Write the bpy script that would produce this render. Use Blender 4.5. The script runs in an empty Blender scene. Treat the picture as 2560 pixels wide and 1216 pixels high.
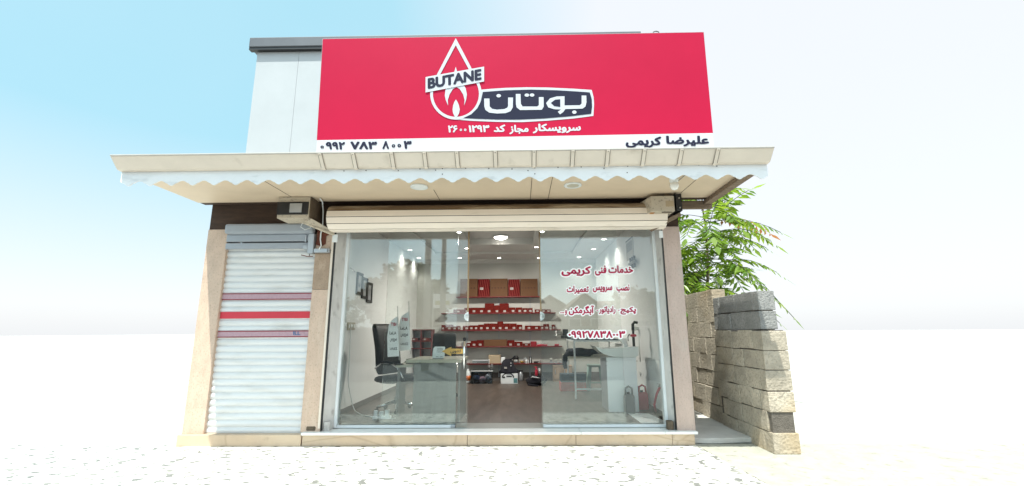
import bpy, bmesh, math, random
from mathutils import Vector, Matrix
from mathutils.geometry import tessellate_polygon
R = math.radians
SC = bpy.context.scene
COL = SC.collection
random.seed(7)

# ------------------------------------------------------------------ camera
F, PITCH, YAW, ROLL = 1110.0, R(11.3), R(.88), R(.36)
CAM = Vector((0, -5.93, 1.385))
fw = Vector((-math.sin(YAW)*math.cos(PITCH), math.cos(YAW)*math.cos(PITCH), math.sin(PITCH)))
r0 = Vector((math.cos(YAW), math.sin(YAW), 0)); u0 = r0.cross(fw)
RT = r0*math.cos(ROLL) - u0*math.sin(ROLL); UP = u0*math.cos(ROLL) + r0*math.sin(ROLL)
cd = bpy.data.cameras.new('camera'); cam = bpy.data.objects.new('camera', cd); COL.objects.link(cam)
cam.matrix_world = Matrix(((RT.x, UP.x, -fw.x, CAM.x), (RT.y, UP.y, -fw.y, CAM.y), (RT.z, UP.z, -fw.z, CAM.z), (0, 0, 0, 1)))
cd.sensor_fit = 'HORIZONTAL'; cd.sensor_width = 36; cd.lens = 36*F/2560; cd.clip_start = .05; cd.clip_end = 2000
SC.camera = cam

# ------------------------------------------------------------------ light
SUN_EL, SUN_AZ = R(65.6), R(-22)          # azimuth from the facade's normal, negative = from the left
sd = Vector((math.sin(SUN_AZ)*math.cos(SUN_EL), -math.cos(SUN_AZ)*math.cos(SUN_EL), math.sin(SUN_EL)))
w = bpy.data.worlds.new('World'); SC.world = w; w.use_nodes = True
nt = w.node_tree; N = nt.nodes; LK = nt.links
bg = N['Background']; sky = N.new('ShaderNodeTexSky'); sky.sky_type = 'NISHITA'; sky.sun_disc = False
sky.sun_elevation = SUN_EL; sky.sun_rotation = R(202); sky.air_density = 1.0; sky.dust_density = 2.5; sky.ozone_density = 1.0
tc = N.new('ShaderNodeTexCoord'); nz = N.new('ShaderNodeTexNoise'); nz.inputs['Scale'].default_value = 2.2; nz.inputs['Detail'].default_value = 5
sx = N.new('ShaderNodeSeparateXYZ'); LK.new(tc.outputs['Generated'], sx.inputs[0]); LK.new(tc.outputs['Generated'], nz.inputs['Vector'])
mr = N.new('ShaderNodeMapRange'); mr.inputs['From Min'].default_value = -.24; mr.inputs['From Max'].default_value = .2; mr.inputs['To Min'].default_value = -.08
LK.new(sx.outputs['X'], mr.inputs['Value'])
ad = N.new('ShaderNodeMath'); ad.operation = 'MULTIPLY_ADD'; ad.inputs[1].default_value = .2; ad.use_clamp = True
LK.new(nz.outputs['Fac'], ad.inputs[0]); LK.new(mr.outputs[0], ad.inputs[2])
mz = N.new('ShaderNodeMapRange'); mz.inputs['From Min'].default_value = .36; mz.inputs['From Max'].default_value = .05; LK.new(sx.outputs['Z'], mz.inputs['Value'])
mm_ = N.new('ShaderNodeMath'); mm_.operation = 'MAXIMUM'; LK.new(ad.outputs[0], mm_.inputs[0]); LK.new(mz.outputs[0], mm_.inputs[1])
vc = N.new('ShaderNodeMixRGB'); vc.inputs['Color1'].default_value = (2.0, 3.6, 4.1, 1); vc.inputs['Color2'].default_value = (4.3, 4.4, 4.5, 1)
my = N.new('ShaderNodeMapRange'); my.inputs['From Min'].default_value = -.5; my.inputs['From Max'].default_value = .4; my.inputs['To Min'].default_value = .72; LK.new(sx.outputs['Y'], my.inputs['Value'])
mw_ = N.new('ShaderNodeMath'); mw_.operation = 'MULTIPLY'; LK.new(mm_.outputs[0], mw_.inputs[0]); LK.new(my.outputs[0], mw_.inputs[1])
LK.new(mw_.outputs[0], vc.inputs['Fac'])                       # a thin bright veil of summer haze, whiter to the right and at the horizon
mc = N.new('ShaderNodeMixRGB'); mc.inputs['Fac'].default_value = .82
LK.new(sky.outputs[0], mc.inputs['Color1']); LK.new(vc.outputs[0], mc.inputs['Color2']); gy = N.new('ShaderNodeMapRange'); gy.inputs['From Min'].default_value = .1; gy.inputs['From Max'].default_value = -.6; gy.inputs['To Min'].default_value = 1; gy.inputs['To Max'].default_value = 1.75; LK.new(sx.outputs['Y'], gy.inputs['Value'])
gm = N.new('ShaderNodeVectorMath'); gm.operation = 'SCALE'; LK.new(mc.outputs[0], gm.inputs[0]); LK.new(gy.outputs[0], gm.inputs['Scale'])   # sunward half of the sky boosted to lighten the shaded front and its glass
LK.new(gm.outputs[0], bg.inputs['Color'])
bg.inputs['Strength'].default_value = .15
sl = bpy.data.lights.new('sun', 'SUN'); sl.energy = 4.2; sl.angle = R(.5); sl.color = (.97, 1, .94)
so = bpy.data.objects.new('sun', sl); COL.objects.link(so); so.rotation_euler = (-sd).to_track_quat('-Z', 'Y').to_euler(); so.location = (0, -8, 12)
VS = SC.view_settings; VS.view_transform = 'Standard'; VS.look = 'None'; VS.gamma = 1; VS.use_curve_mapping = False
VS.exposure = .7
SC.cycles.use_denoising = True
SC.cycles.max_bounces = 10; SC.cycles.transparent_max_bounces = 24; SC.cycles.sample_clamp_indirect = 6

# ------------------------------------------------------------------ rays: a pixel of the photograph -> a point on a real plane
def ray(x, y): return fw + RT*((x-1280)/F) + UP*((608-y)/F)
def hit(x, y, p, n):
    d = ray(x, y); n = Vector(n); return CAM + d*((Vector(p)-CAM).dot(n)/d.dot(n))
def atX(x, y, X): return hit(x, y, (X, 0, 0), (1, 0, 0))
def atY(x, y, Y): return hit(x, y, (0, Y, 0), (0, 1, 0))
def atZ(x, y, Z): return hit(x, y, (0, 0, Z), (0, 0, 1))
GLASS_Y = .2
def mirrored(x, y, Y):                      # where a thing seen reflected in the shop window stands
    p = atY(x, y, 2*GLASS_Y - Y); return Vector((p.x, Y, p.z))

# ------------------------------------------------------------------ materials
MT = {}
def nodes(m): return m.node_tree.nodes, m.node_tree.links
def pm(name, c, rough=.6, var=.08, scale=5, stretch=(1, 1, 1), bump=0, bscale=60, metal=0, island=0, c2=None, spec=.5, coat=0):
    m = bpy.data.materials.new(name); m.use_nodes = True; n, l = nodes(m); b = n['Principled BSDF']
    b.inputs['Roughness'].default_value = rough; b.inputs['Metallic'].default_value = metal
    b.inputs['Specular IOR Level'].default_value = spec; b.inputs['Coat Weight'].default_value = coat
    t = n.new('ShaderNodeTexCoord'); mp = n.new('ShaderNodeMapping'); mp.inputs['Scale'].default_value = stretch
    l.new(t.outputs['Object'], mp.inputs[0])
    z = n.new('ShaderNodeTexNoise'); z.inputs['Scale'].default_value = scale; z.inputs['Detail'].default_value = 6; z.inputs['Roughness'].default_value = .65
    l.new(mp.outputs[0], z.inputs['Vector'])
    r = n.new('ShaderNodeValToRGB'); r.color_ramp.elements[0].position = .3; r.color_ramp.elements[1].position = .7
    a = c2 or tuple(min(1, v*(1+var)) for v in c); lo = tuple(v*(1-var) for v in c) if not c2 else c
    r.color_ramp.elements[0].color = (*lo, 1); r.color_ramp.elements[1].color = (*a, 1)
    l.new(z.outputs['Fac'], r.inputs[0]); out = r.outputs[0]
    if island:
        g = n.new('ShaderNodeNewGeometry'); h = n.new('ShaderNodeHueSaturation')
        q = n.new('ShaderNodeMapRange'); q.inputs['To Min'].default_value = 1-island; q.inputs['To Max'].default_value = 1+island
        l.new(g.outputs['Random Per Island'], q.inputs['Value']); l.new(q.outputs[0], h.inputs['Value']); l.new(out, h.inputs['Color']); out = h.outputs[0]
    l.new(out, b.inputs['Base Color'])
    if bump:
        z2 = n.new('ShaderNodeTexNoise'); z2.inputs['Scale'].default_value = bscale; z2.inputs['Detail'].default_value = 8
        l.new(mp.outputs[0], z2.inputs['Vector']); bp = n.new('ShaderNodeBump'); bp.inputs['Strength'].default_value = bump; bp.inputs['Distance'].default_value = .02
        l.new(z2.outputs['Fac'], bp.inputs['Height']); l.new(bp.outputs[0], b.inputs['Normal'])
    MT[name] = m; return m
def over(m, color, noise_scale, lo, hi, stretch=(1, 1, 1), amount=1, kind='noise'):
    """lay a second colour (stain, vein, speckle) over a material where a noise field is high"""
    n, l = nodes(m); b = n['Principled BSDF']; src = b.inputs['Base Color'].links[0].from_socket
    t = n.new('ShaderNodeTexCoord'); mp = n.new('ShaderNodeMapping'); mp.inputs['Scale'].default_value = stretch; l.new(t.outputs['Object'], mp.inputs[0])
    if kind == 'noise':
        z = n.new('ShaderNodeTexNoise'); z.inputs['Detail'].default_value = 7; o = z.outputs['Fac']
    elif kind == 'vein':
        nn = n.new('ShaderNodeTexNoise'); nn.inputs['Scale'].default_value = noise_scale*.8; nn.inputs['Detail'].default_value = 5
        l.new(mp.outputs[0], nn.inputs['Vector']); mx = n.new('ShaderNodeMixRGB'); mx.inputs[0].default_value = .18
        l.new(mp.outputs[0], mx.inputs[1]); l.new(nn.outputs['Color'], mx.inputs[2]); mp = mx
        z = n.new('ShaderNodeTexVoronoi'); z.feature = 'DISTANCE_TO_EDGE'; o = z.outputs['Distance']
    else:
        z = n.new('ShaderNodeTexVoronoi'); o = z.outputs['Distance']
    z.inputs['Scale'].default_value = noise_scale; l.new(mp.outputs[0], z.inputs['Vector'])
    q = n.new('ShaderNodeMapRange'); q.inputs['From Min'].default_value = lo; q.inputs['From Max'].default_value = hi; q.inputs['To Max'].default_value = amount
    l.new(o, q.inputs['Value']); mx = n.new('ShaderNodeMixRGB'); mx.inputs['Color2'].default_value = (*color, 1)
    l.new(q.outputs[0], mx.inputs['Fac']); l.new(src, mx.inputs['Color1']); l.new(mx.outputs[0], b.inputs['Base Color']); return m
def emit(name, c, s):
    m = bpy.data.materials.new(name); m.use_nodes = True; b = nodes(m)[0]['Principled BSDF']
    b.inputs['Base Color'].default_value = (.8, .8, .8, 1); b.inputs['Emission Color'].default_value = (*c, 1); b.inputs['Emission Strength'].default_value = s; MT[name] = m
def striped(name, c, c2, rot, scale, width):
    m = pm(name, c, .8, .1, 8, spec=.15); n, l = nodes(m); b = n['Principled BSDF']; src = b.inputs['Base Color'].links[0].from_socket
    t = n.new('ShaderNodeTexCoord'); mp = n.new('ShaderNodeMapping'); mp.inputs['Rotation'].default_value = rot; l.new(t.outputs['Object'], mp.inputs[0])
    wv = n.new('ShaderNodeTexWave'); wv.inputs['Scale'].default_value = scale; wv.inputs['Distortion'].default_value = 1.2; wv.inputs['Detail'].default_value = 3; wv.inputs['Detail Scale'].default_value = 8
    l.new(mp.outputs[0], wv.inputs['Vector']); q = n.new('ShaderNodeMapRange'); q.inputs['From Min'].default_value = width; q.inputs['From Max'].default_value = width+.12
    l.new(wv.outputs['Fac'], q.inputs['Value']); mx = n.new('ShaderNodeMixRGB'); mx.inputs['Color2'].default_value = (*c2, 1)
    l.new(q.outputs[0], mx.inputs['Fac']); l.new(src, mx.inputs['Color1']); l.new(mx.outputs[0], b.inputs['Base Color'])

pm('terrazzo', (.72, .695, .63), .55, .04, 3, bump=.1, bscale=90)
over(MT['terrazzo'], (.06, .06, .055), 9, .55, .57, (1, 1.5, 1), .8)
over(MT['terrazzo'], (.64, .6, .5), 1.1, .52, .75, (1, 1, 1), .5)
pm('concrete_slab', (.40, .385, .32), .85, .14, 4, bump=.5, bscale=45)
over(MT['concrete_slab'], (.22, .2, .16), 9, .58, .7, (1, 1, 1), .6)
pm('earth', (.5, .485, .44), .95, .15, .6, bump=.3, bscale=8)
pm('road_slab', (.30, .29, .265), .85, .15, 3, bump=.3, bscale=30)
pm('asphalt', (.13, .13, .13), .9, .2, 3, bump=.3, bscale=80)
pm('passage_concrete', (.55, .52, .48), .9, .15, 3, bump=.3, bscale=40)
pm('travertine', (.56, .41, .31), .5, .13, 5, (1.6, 1.6, 1), bump=.2, bscale=30, c2=None)
over(MT['travertine'], (.60, .47, .365), 6, .55, .7, (2.2, 2.2, .7), .6)
over(MT['travertine'], (.3, .21, .145), 55, .55, .66, (1, 1, .7), .45)
pm('travertine_brown', (.36, .255, .175), .5, .15, 5, (1.6, 1.6, 1), bump=.25)
over(MT['travertine_brown'], (.5, .38, .28), 7, .56, .7, (1.6, 1.6, .8), .5)
over(MT['travertine_brown'], (.2, .13, .085), 50, .55, .66, (1, 1, .7), .45)
pm('travertine_grey', (.50, .38, .32), .5, .1, 4, (2.4, 2.4, .8), bump=.18, bscale=30)
over(MT['travertine_grey'], (.46, .4, .345), 5, .55, .7, (2, 2, .6), .5)
over(MT['travertine_grey'], (.3, .235, .19), 55, .55, .66, (1, 1, .7), .4)
pm('white_marble', (.78, .77, .74), .35, .05, 4)
over(MT['white_marble'], (.5, .47, .42), 6, .6, .75, (1, 1, 1), .4)
pm('grey_marble', (.34, .34, .31), .35, .08, 4)
pm('beige_marble', (.54, .40, .275), .45, .1, 2.5, bump=.05)
over(MT['beige_marble'], (.58, .46, .33), 1.2, .45, .6, (1, 1, 1), .7)
over(MT['beige_marble'], (.28, .18, .1), 1.3, .02, .0, (.8, 1, 1.9), .35, 'vein')
over(MT['beige_marble'], (.33, .24, .16), 9, .58, .72, (1, 1, 1), .4)
pm('jamb_stone', (.52, .49, .46), .6, .12, 7, (1, 1, .4), bump=.1)
over(MT['jamb_stone'], (.2, .17, .15), 12, .6, .7, (1, 1, .4), .5)
pm('back_plaster', (.50, .50, .465), .85, .03, 2, bump=.05, bscale=90)  # back wall set greyer than the side walls to imitate less daylight
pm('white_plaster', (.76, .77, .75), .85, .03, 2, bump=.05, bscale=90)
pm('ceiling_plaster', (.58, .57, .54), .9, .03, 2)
pm('baseboard_tile', (.12, .105, .095), .5, .15, 5)
pm('laminate', (.078, .06, .048), .42, .3, 2.2, (5, .8, 1), bump=.03)
over(MT['laminate'], (.13, .103, .083), 2.4, .48, .72, (4, .7, 1), .6)
pm('outer_render', (.5, .47, .43), .9, .1, 2, bump=.3)
pm('soffit_panel', (.64, .515, .38), .55, .05, 1.2)
over(MT['soffit_panel'], (.45, .36, .26), 1.6, .5, .75, (1, 1.5, 1), .35)
pm('gutter_cream', (.72, .63, .53), .45, .05, 3, (1, 1, 2))
over(MT['gutter_cream'], (.42, .35, .27), 5, .6, .75, (1, 1, 1), .4)
pm('gutter_shade', (.2, .165, .13), .8, .3, 9)
pm('gutter_lip', (.42, .39, .35), .45, .08, 6)
pm('scallop_white', (.76, .765, .76), .4, .05, 3)
over(MT['scallop_white'], (.34, .35, .35), 5, .58, .74, (.8, 1, 2.5), .4)
pm('screw_dark', (.12, .11, .1), .6)
pm('cladding_white', (.40, .41, .415), .5, .04, 1.5)
pm('roof_cap', (.10, .105, .115), .5, .12, 3)
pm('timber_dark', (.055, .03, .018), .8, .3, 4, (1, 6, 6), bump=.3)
pm('timber_old', (.2, .145, .1), .85, .25, 5, (.5, 6, 6), bump=.3)
pm('sign_red', (.46, .005, .042), .55, .03, 1.4, bump=.12, bscale=2.2, spec=.16)
pm('sign_white', (.54, .55, .575), .5, .02, 1.4, spec=.3)
pm('sign_navy', (.014, .016, .038), .6, .05, 3, spec=.2)
pm('sign_back', (.35, .35, .36), .5, .1)
pm('shutter_cream', (.86, .76, .66), .42, .04, 4, (.5, 3, 3))
over(MT['shutter_cream'], (.42, .34, .24), 4, .62, .78, (.5, 1, 2), .45)
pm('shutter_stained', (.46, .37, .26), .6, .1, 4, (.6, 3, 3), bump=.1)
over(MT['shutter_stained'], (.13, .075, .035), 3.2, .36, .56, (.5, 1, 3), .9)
pm('shutter_white', (.66, .66, .655), .4, .04, 4, (.5, 1, 3))
over(MT['shutter_white'], (.45, .42, .37), 3, .52, .75, (.6, 1, 2.2), .5)
pm('shutter_grey', (.33, .36, .40), .4, .06, 4)
pm('motor_box', (.50, .435, .345), .8, .08, 7, bump=.25)
over(MT['motor_box'], (.24, .21, .17), 26, .56, .64, (1, 1, 1), .65)
pm('motor_box_dirty', (.10, .07, .045), .85, .3, 9, bump=.3)
pm('rust', (.42, .19, .05), .9, .3, 12)
pm('rust_red', (.13, .035, .018), .8, .35, 9, bump=.3)
pm('black_metal', (.012, .012, .013), .5, .2)
pm('steel', (.5, .5, .49), .3, .1, 9, metal=1)
pm('chrome', (.75, .75, .75), .15, .05, metal=1)
pm('alu_white', (.72, .74, .74), .35, .04, 4)
pm('alu_grey', (.42, .44, .46), .4, .06, 4, metal=.6)
pm('strip_tan', (.34, .23, .12), .5, .08)
pm('concrete_block', (.47, .40, .31), .95, .2, 3, bump=.9, bscale=30, island=.1)
over(MT['concrete_block'], (.28, .24, .19), 34, .52, .62, (1, 1, 1), .55)
over(MT['concrete_block'], (.2, .17, .13), 2.2, .5, .75, (1, 1, 2), .6)
over(MT['concrete_block'], (.44, .3, .14), .9, .5, .66, (1, 1, 1), .5)
pm('concrete_block_grey', (.27, .26, .245), .95, .2, 5, bump=.9, bscale=40, island=.2)
over(MT['concrete_block_grey'], (.16, .155, .15), 40, .5, .6, (1, 1, 1), .6)
pm('mortar', (.13, .11, .09), .95, .3, 14, bump=.6)
pm('bark', (.2, .16, .12), .9, .25, 9, (1, 1, .3), bump=.5)
pm('leatherette', (.010, .010, .011), .55, .2, 10, spec=.25)
pm('desk_wood', (.16, .155, .14), .5, .12, 3, (6, 6, .6))
pm('desk_edge', (.48, .45, .36), .45, .06)
pm('light_wood', (.36, .25, .17), .6, .18, 3, (7, 7, .6))
pm('shelf_red', (.14, .008, .008), .4, .1)
pm('carton_brown', (.115, .05, .018), .8, .08, 4)
over(MT['carton_brown'], (.11, .05, .018), 7, .6, .75, (1, 1, 1), .4)
pm('print_dark', (.06, .025, .012), .8)
striped('carton_stripe', (.09, .004, .005), (.19, .03, .026), (0, R(10), 0), 5.4, .55)
striped('carton_red', (.085, .004, .0035), (.16, .02, .012), (0, R(78), 0), 9, .7)
pm('red_plain', (.22, .008, .014), .4, .06)
pm('paper', (.46, .44, .41), .7, .05, 20)
pm('plastic_white', (.78, .81, .81), .35, .03)
pm('melamine_white', (.92, .93, .93), .3, .015)
pm('plastic_grey', (.2, .2, .2), .5, .1)
pm('plastic_green_pale', (.32, .46, .40), .4, .05)
pm('plastic_red', (.42, .02, .045), .35, .08)
pm('plastic_blue', (.02, .04, .09), .35, .1)
pm('plastic_teal', (.1, .24, .25), .4, .1)
pm('plastic_orange', (.55, .12, .015), .4, .05)
pm('box_slate', (.03, .055, .075), .6, .1)
pm('box_red', (.40, .03, .03), .6, .08)
pm('fabric_black', (.012, .012, .018), .95, .4, 14, bump=.5, bscale=50)
pm('cloth_navy', (.014, .016, .024), .95, .4, 9, bump=.5, bscale=30)
pm('cloth_white', (.92, .92, .91), .9, .06, 9, bump=.4, bscale=16)
pm('ink', (.04, .04, .045), .7)
pm('ink_red', (.5, .03, .06), .6)
pm('arrow_yellow', (.66, .40, .10), .5, .04)
pm('glass_red', (.33, .008, .05), .6, .25, 5, c2=(.45, .012, .07), spec=.2)
pm('glass_white', (.92, .92, .92), .5, .01)
pm('ceramic', (.86, .86, .83), .18, .03, coat=.4)
pm('pipe_white', (.66, .67, .63), .4, .04)
pm('brass', (.4, .26, .08), .4, .2, metal=.8)
pm('tan_card', (.42, .33, .22), .8, .08)
pm('label_pink', (.42, .27, .31), .5, .12, 30)
pm('stripe_red', (.55, .03, .05), .45, .05)
pm('ink_blue', (.06, .14, .28), .5, .1)
pm('house_wall', (.34, .33, .31), .9, .08, 2)
pm('house_roof', (.28, .2, .17), .9, .2, 4)
pm('house_metal', (.5, .5, .48), .7, .08)
pm('pole_concrete', (.26, .25, .235), .9, .1)
pm('wire_black', (.02, .02, .02), .6)
pm('board_yellow', (.5, .45, .1), .6, .1)
pm('dirt', (.12, .09, .06), .95, .3, 20, bump=.5)
emit('lamp_glow', (1, .96, .88), 4)
emit('spot_glow', (1, .97, .9), 12)
def leafmat(name, c, c2, tr):
    m = bpy.data.materials.new(name); m.use_nodes = True; n, l = nodes(m); n.remove(n['Principled BSDF'])
    g = n.new('ShaderNodeNewGeometry'); r = n.new('ShaderNodeValToRGB'); r.color_ramp.elements[0].color = (*c, 1); r.color_ramp.elements[1].color = (*c2, 1)
    l.new(g.outputs['Random Per Island'], r.inputs[0])
    d = n.new('ShaderNodeBsdfDiffuse'); t = n.new('ShaderNodeBsdfTranslucent'); gl = n.new('ShaderNodeBsdfGlossy'); gl.inputs['Roughness'].default_value = .35
    h = n.new('ShaderNodeHueSaturation'); h.inputs['Value'].default_value = tr; h.inputs['Hue'].default_value = .485; l.new(r.outputs[0], h.inputs['Color'])
    l.new(r.outputs[0], d.inputs['Color']); l.new(h.outputs[0], t.inputs['Color'])
    a = n.new('ShaderNodeMixShader'); a.inputs[0].default_value = .5; l.new(d.outputs[0], a.inputs[1]); l.new(t.outputs[0], a.inputs[2])
    b = n.new('ShaderNodeMixShader'); b.inputs[0].default_value = .06; l.new(a.outputs[0], b.inputs[1]); l.new(gl.outputs[0], b.inputs[2])
    l.new(b.outputs[0], n['Material Output'].inputs[0]); MT[name] = m
leafmat('leaf', (.065, .15, .012), (.2, .3, .03), 1.9)
leafmat('leaf_street', (.025, .045, .010), (.065, .095, .022), .9)
leafmat('leaf_dark', (.025, .06, .012), (.07, .13, .025), 1.3)
leafmat('leaf_dry', (.32, .13, .03), (.4, .2, .05), 1.3)
def glassmat(name, tint, gain):
    m = bpy.data.materials.new(name); m.use_nodes = True; n, l = nodes(m); n.remove(n['Principled BSDF'])
    t = n.new('ShaderNodeBsdfTransparent'); t.inputs[0].default_value = (*tint, 1); g = n.new('ShaderNodeBsdfGlossy'); g.inputs['Roughness'].default_value = .0
    g.inputs['Color'].default_value = (.93, 1, .99, 1)
    f = n.new('ShaderNodeFresnel'); f.inputs['IOR'].default_value = 1.5; q = n.new('ShaderNodeMath'); q.operation = 'MULTIPLY'; q.inputs[1].default_value = gain; q.use_clamp = True
    l.new(f.outputs[0], q.inputs[0]); x = n.new('ShaderNodeMixShader'); l.new(q.outputs[0], x.inputs[0]); l.new(t.outputs[0], x.inputs[1]); l.new(g.outputs[0], x.inputs[2])
    l.new(x.outputs[0], n['Material Output'].inputs[0]); MT[name] = m
glassmat('pane_glass', (.975, .988, .983), 1.35)
glassmat('clear_plastic', (.72, .76, .80), 1.4)

# ------------------------------------------------------------------ mesh building
ORG = {}
class MB:
    def __init__(s): s.v = []; s.f = []; s.m = []; s.k = 0
    def face(s, pts):
        b = len(s.v); s.v += [Vector(p) for p in pts]; s.f.append(tuple(range(b, b+len(pts)))); s.m.append(s.k); return s
    def mesh(s, V, Fc):
        b = len(s.v); s.v += [Vector(p) for p in V]; s.f += [tuple(i+b for i in f) for f in Fc]; s.m += [s.k]*len(Fc); return s
    def box(s, a, b, M=None):
        (x0, y0, z0), (x1, y1, z1) = a, b
        V = [Vector(p) for p in ((x0, y0, z0), (x1, y0, z0), (x1, y1, z0), (x0, y1, z0), (x0, y0, z1), (x1, y0, z1), (x1, y1, z1), (x0, y1, z1))]
        if M: V = [M @ p for p in V]
        return s.mesh(V, [(0, 3, 2, 1), (4, 5, 6, 7), (0, 1, 5, 4), (1, 2, 6, 5), (2, 3, 7, 6), (3, 0, 4, 7)])
    def prism(s, pts, d):
        pts = [Vector(p) for p in pts]; d = Vector(d); n = len(pts); tri = tessellate_polygon([pts])
        V = pts + [p+d for p in pts]; Fc = [tuple(t) for t in tri] + [tuple(i+n for i in reversed(t)) for t in tri]
        Fc += [(i, (i+1) % n, (i+1) % n+n, i+n) for i in range(n)]; return s.mesh(V, Fc)
    def poly(s, pts):
        pts = [Vector(p) for p in pts]; return s.mesh(pts, [tuple(t) for t in tessellate_polygon([pts])])
    def tube(s, path, r, n=8):
        path = [Vector(p) for p in path]; k = len(path); V = []; rr = r if isinstance(r, (list, tuple)) else [r]*k
        prev = None
        for i, p in enumerate(path):
            t = (path[min(i+1, k-1)] - path[max(i-1, 0)]).normalized()
            if prev is None: a = t.orthogonal().normalized()
            else: a = (prev - t*prev.dot(t)).normalized()
            prev = a; b = t.cross(a)
            V += [p + (a*math.cos(2*math.pi*j/n) + b*math.sin(2*math.pi*j/n))*rr[i] for j in range(n)]
        Fc = [(i*n+j, i*n+(j+1) % n, (i+1)*n+(j+1) % n, (i+1)*n+j) for i in range(k-1) for j in range(n)]
        Fc += [tuple(reversed(range(n))), tuple((k-1)*n+j for j in range(n))]; return s.mesh(V, Fc)
    def lathe(s, prof, c, n=20, axis=(0, 0, 1)):
        c = Vector(c); q = Vector((0, 0, 1)).rotation_difference(Vector(axis)); V = []
        for r, h in prof:
            for j in range(n): V.append(c + q @ Vector((r*math.cos(2*math.pi*j/n), r*math.sin(2*math.pi*j/n), h)))
        k = len(prof); Fc = [(i*n+j, i*n+(j+1) % n, (i+1)*n+(j+1) % n, (i+1)*n+j) for i in range(k-1) for j in range(n)]
        Fc += [tuple(reversed(range(n))), tuple((k-1)*n+j for j in range(n))]; return s.mesh(V, Fc)
    def blob(s, c, r, seed=0, amp=.12, nu=14, nv=9):
        rg = random.Random(seed); ph = [rg.uniform(0, 6.28) for _ in range(6)]; V = []
        for i in range(nv+1):
            th = math.pi*i/nv
            for j in range(nu):
                a = 2*math.pi*j/nu; d = Vector((math.sin(th)*math.cos(a), math.sin(th)*math.sin(a), math.cos(th)))
                k = 1 + amp*(math.sin(3*d.x+ph[0])*math.cos(4*d.z+ph[1]) + .6*math.sin(7*d.y+ph[2]+5*d.x) + .5*math.cos(9*d.z+ph[3]+4*d.y))
                V.append(Vector(c) + Vector((d.x*r[0]*k, d.y*r[1]*k, d.z*r[2]*k)))
        return s.mesh(V, [(i*nu+j, (i+1)*nu+j, (i+1)*nu+(j+1) % nu, i*nu+(j+1) % nu) for i in range(nv) for j in range(nu)])
    def build(s, name, mat, parent=None, bevel=0, smooth=False, origin=None, label=None, seg=2):
        if origin is None:
            if parent is not None: origin = ORG[parent.name]
            else:
                xs = [p.x for p in s.v]; ys = [p.y for p in s.v]; zs = [p.z for p in s.v]
                origin = Vector(((min(xs)+max(xs))/2, (min(ys)+max(ys))/2, min(zs)))
        me = bpy.data.meshes.new(name); me.from_pydata([p-origin for p in s.v], [], s.f)
        for x in (mat if isinstance(mat, (list, tuple)) else [mat]): me.materials.append(MT[x])
        for p, k in zip(me.polygons, s.m): p.material_index = k; p.use_smooth = smooth
        bm = bmesh.new(); bm.from_mesh(me); bmesh.ops.remove_doubles(bm, verts=bm.verts, dist=1e-5) if smooth else None
        bmesh.ops.recalc_face_normals(bm, faces=bm.faces); bm.to_mesh(me); bm.free()
        o = bpy.data.objects.new(name, me); COL.objects.link(o); ORG[o.name] = origin
        if parent is not None: o.parent = parent
        else: o.location = origin
        if bevel:
            b = o.modifiers.new('bevel', 'BEVEL'); b.width = bevel; b.segments = seg; b.limit_method = 'ANGLE'; b.angle_limit = R(40)
        if label: o['label'] = label
        return o
def tag(o, label, cat, group=None, kind=None):
    o['label'] = label; o['category'] = cat
    if group: o['group'] = group
    if kind: o['kind'] = kind
    return o
def thing(name, loc, label, cat, group=None):
    o = bpy.data.objects.new(name, None); COL.objects.link(o); o.location = loc; o.empty_display_size = .1; ORG[o.name] = Vector(loc)
    return tag(o, label, cat, group)
def struct(o): o['kind'] = 'structure'; return o
def dup(o, loc=None, label=None, parent=None):
    c = o.copy(); COL.objects.link(c)
    if parent is not None: c.parent = parent
    if loc is not None: c.location = loc
    if label: c['label'] = label
    for ch in list(o.children): dup(ch, parent=c)
    return c
def B(a, b, M=None): return MB().box(a, b, M)

# ------------------------------------------------------------------ lettering (Persian joined by hand into presentation forms)
FORM = {'ا': (0xFE8D, 2), 'آ': (0xFE81, 2), 'ب': (0xFE8F, 4), 'پ': (0xFB56, 4), 'ت': (0xFE95, 4), 'ج': (0xFE9D, 4), 'خ': (0xFEA5, 4), 'د': (0xFEA9, 2),
        'ر': (0xFEAD, 2), 'ز': (0xFEAF, 2), 'س': (0xFEB1, 4), 'ش': (0xFEB5, 4), 'ص': (0xFEB9, 4), 'ض': (0xFEBD, 4), 'ع': (0xFEC9, 4), 'ف': (0xFED1, 4),
        'ک': (0xFB8E, 4), 'گ': (0xFB92, 4), 'ل': (0xFEDD, 4), 'م': (0xFEE1, 4), 'ن': (0xFEE5, 4), 'و': (0xFEED, 2), 'ی': (0xFBFC, 4)}
def shape(s):
    if not any(c in FORM for c in s): return s
    out = []
    for i, c in enumerate(s):
        if c not in FORM: out.append(c); continue
        b, k = FORM[c]; p = i > 0 and s[i-1] in FORM and FORM[s[i-1]][1] == 4; n = i+1 < len(s) and s[i+1] in FORM and k == 4
        out.append(chr(b + (3 if p and n else 1 if p else 2 if n else 0)))
    return ''.join(reversed(out))
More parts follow.
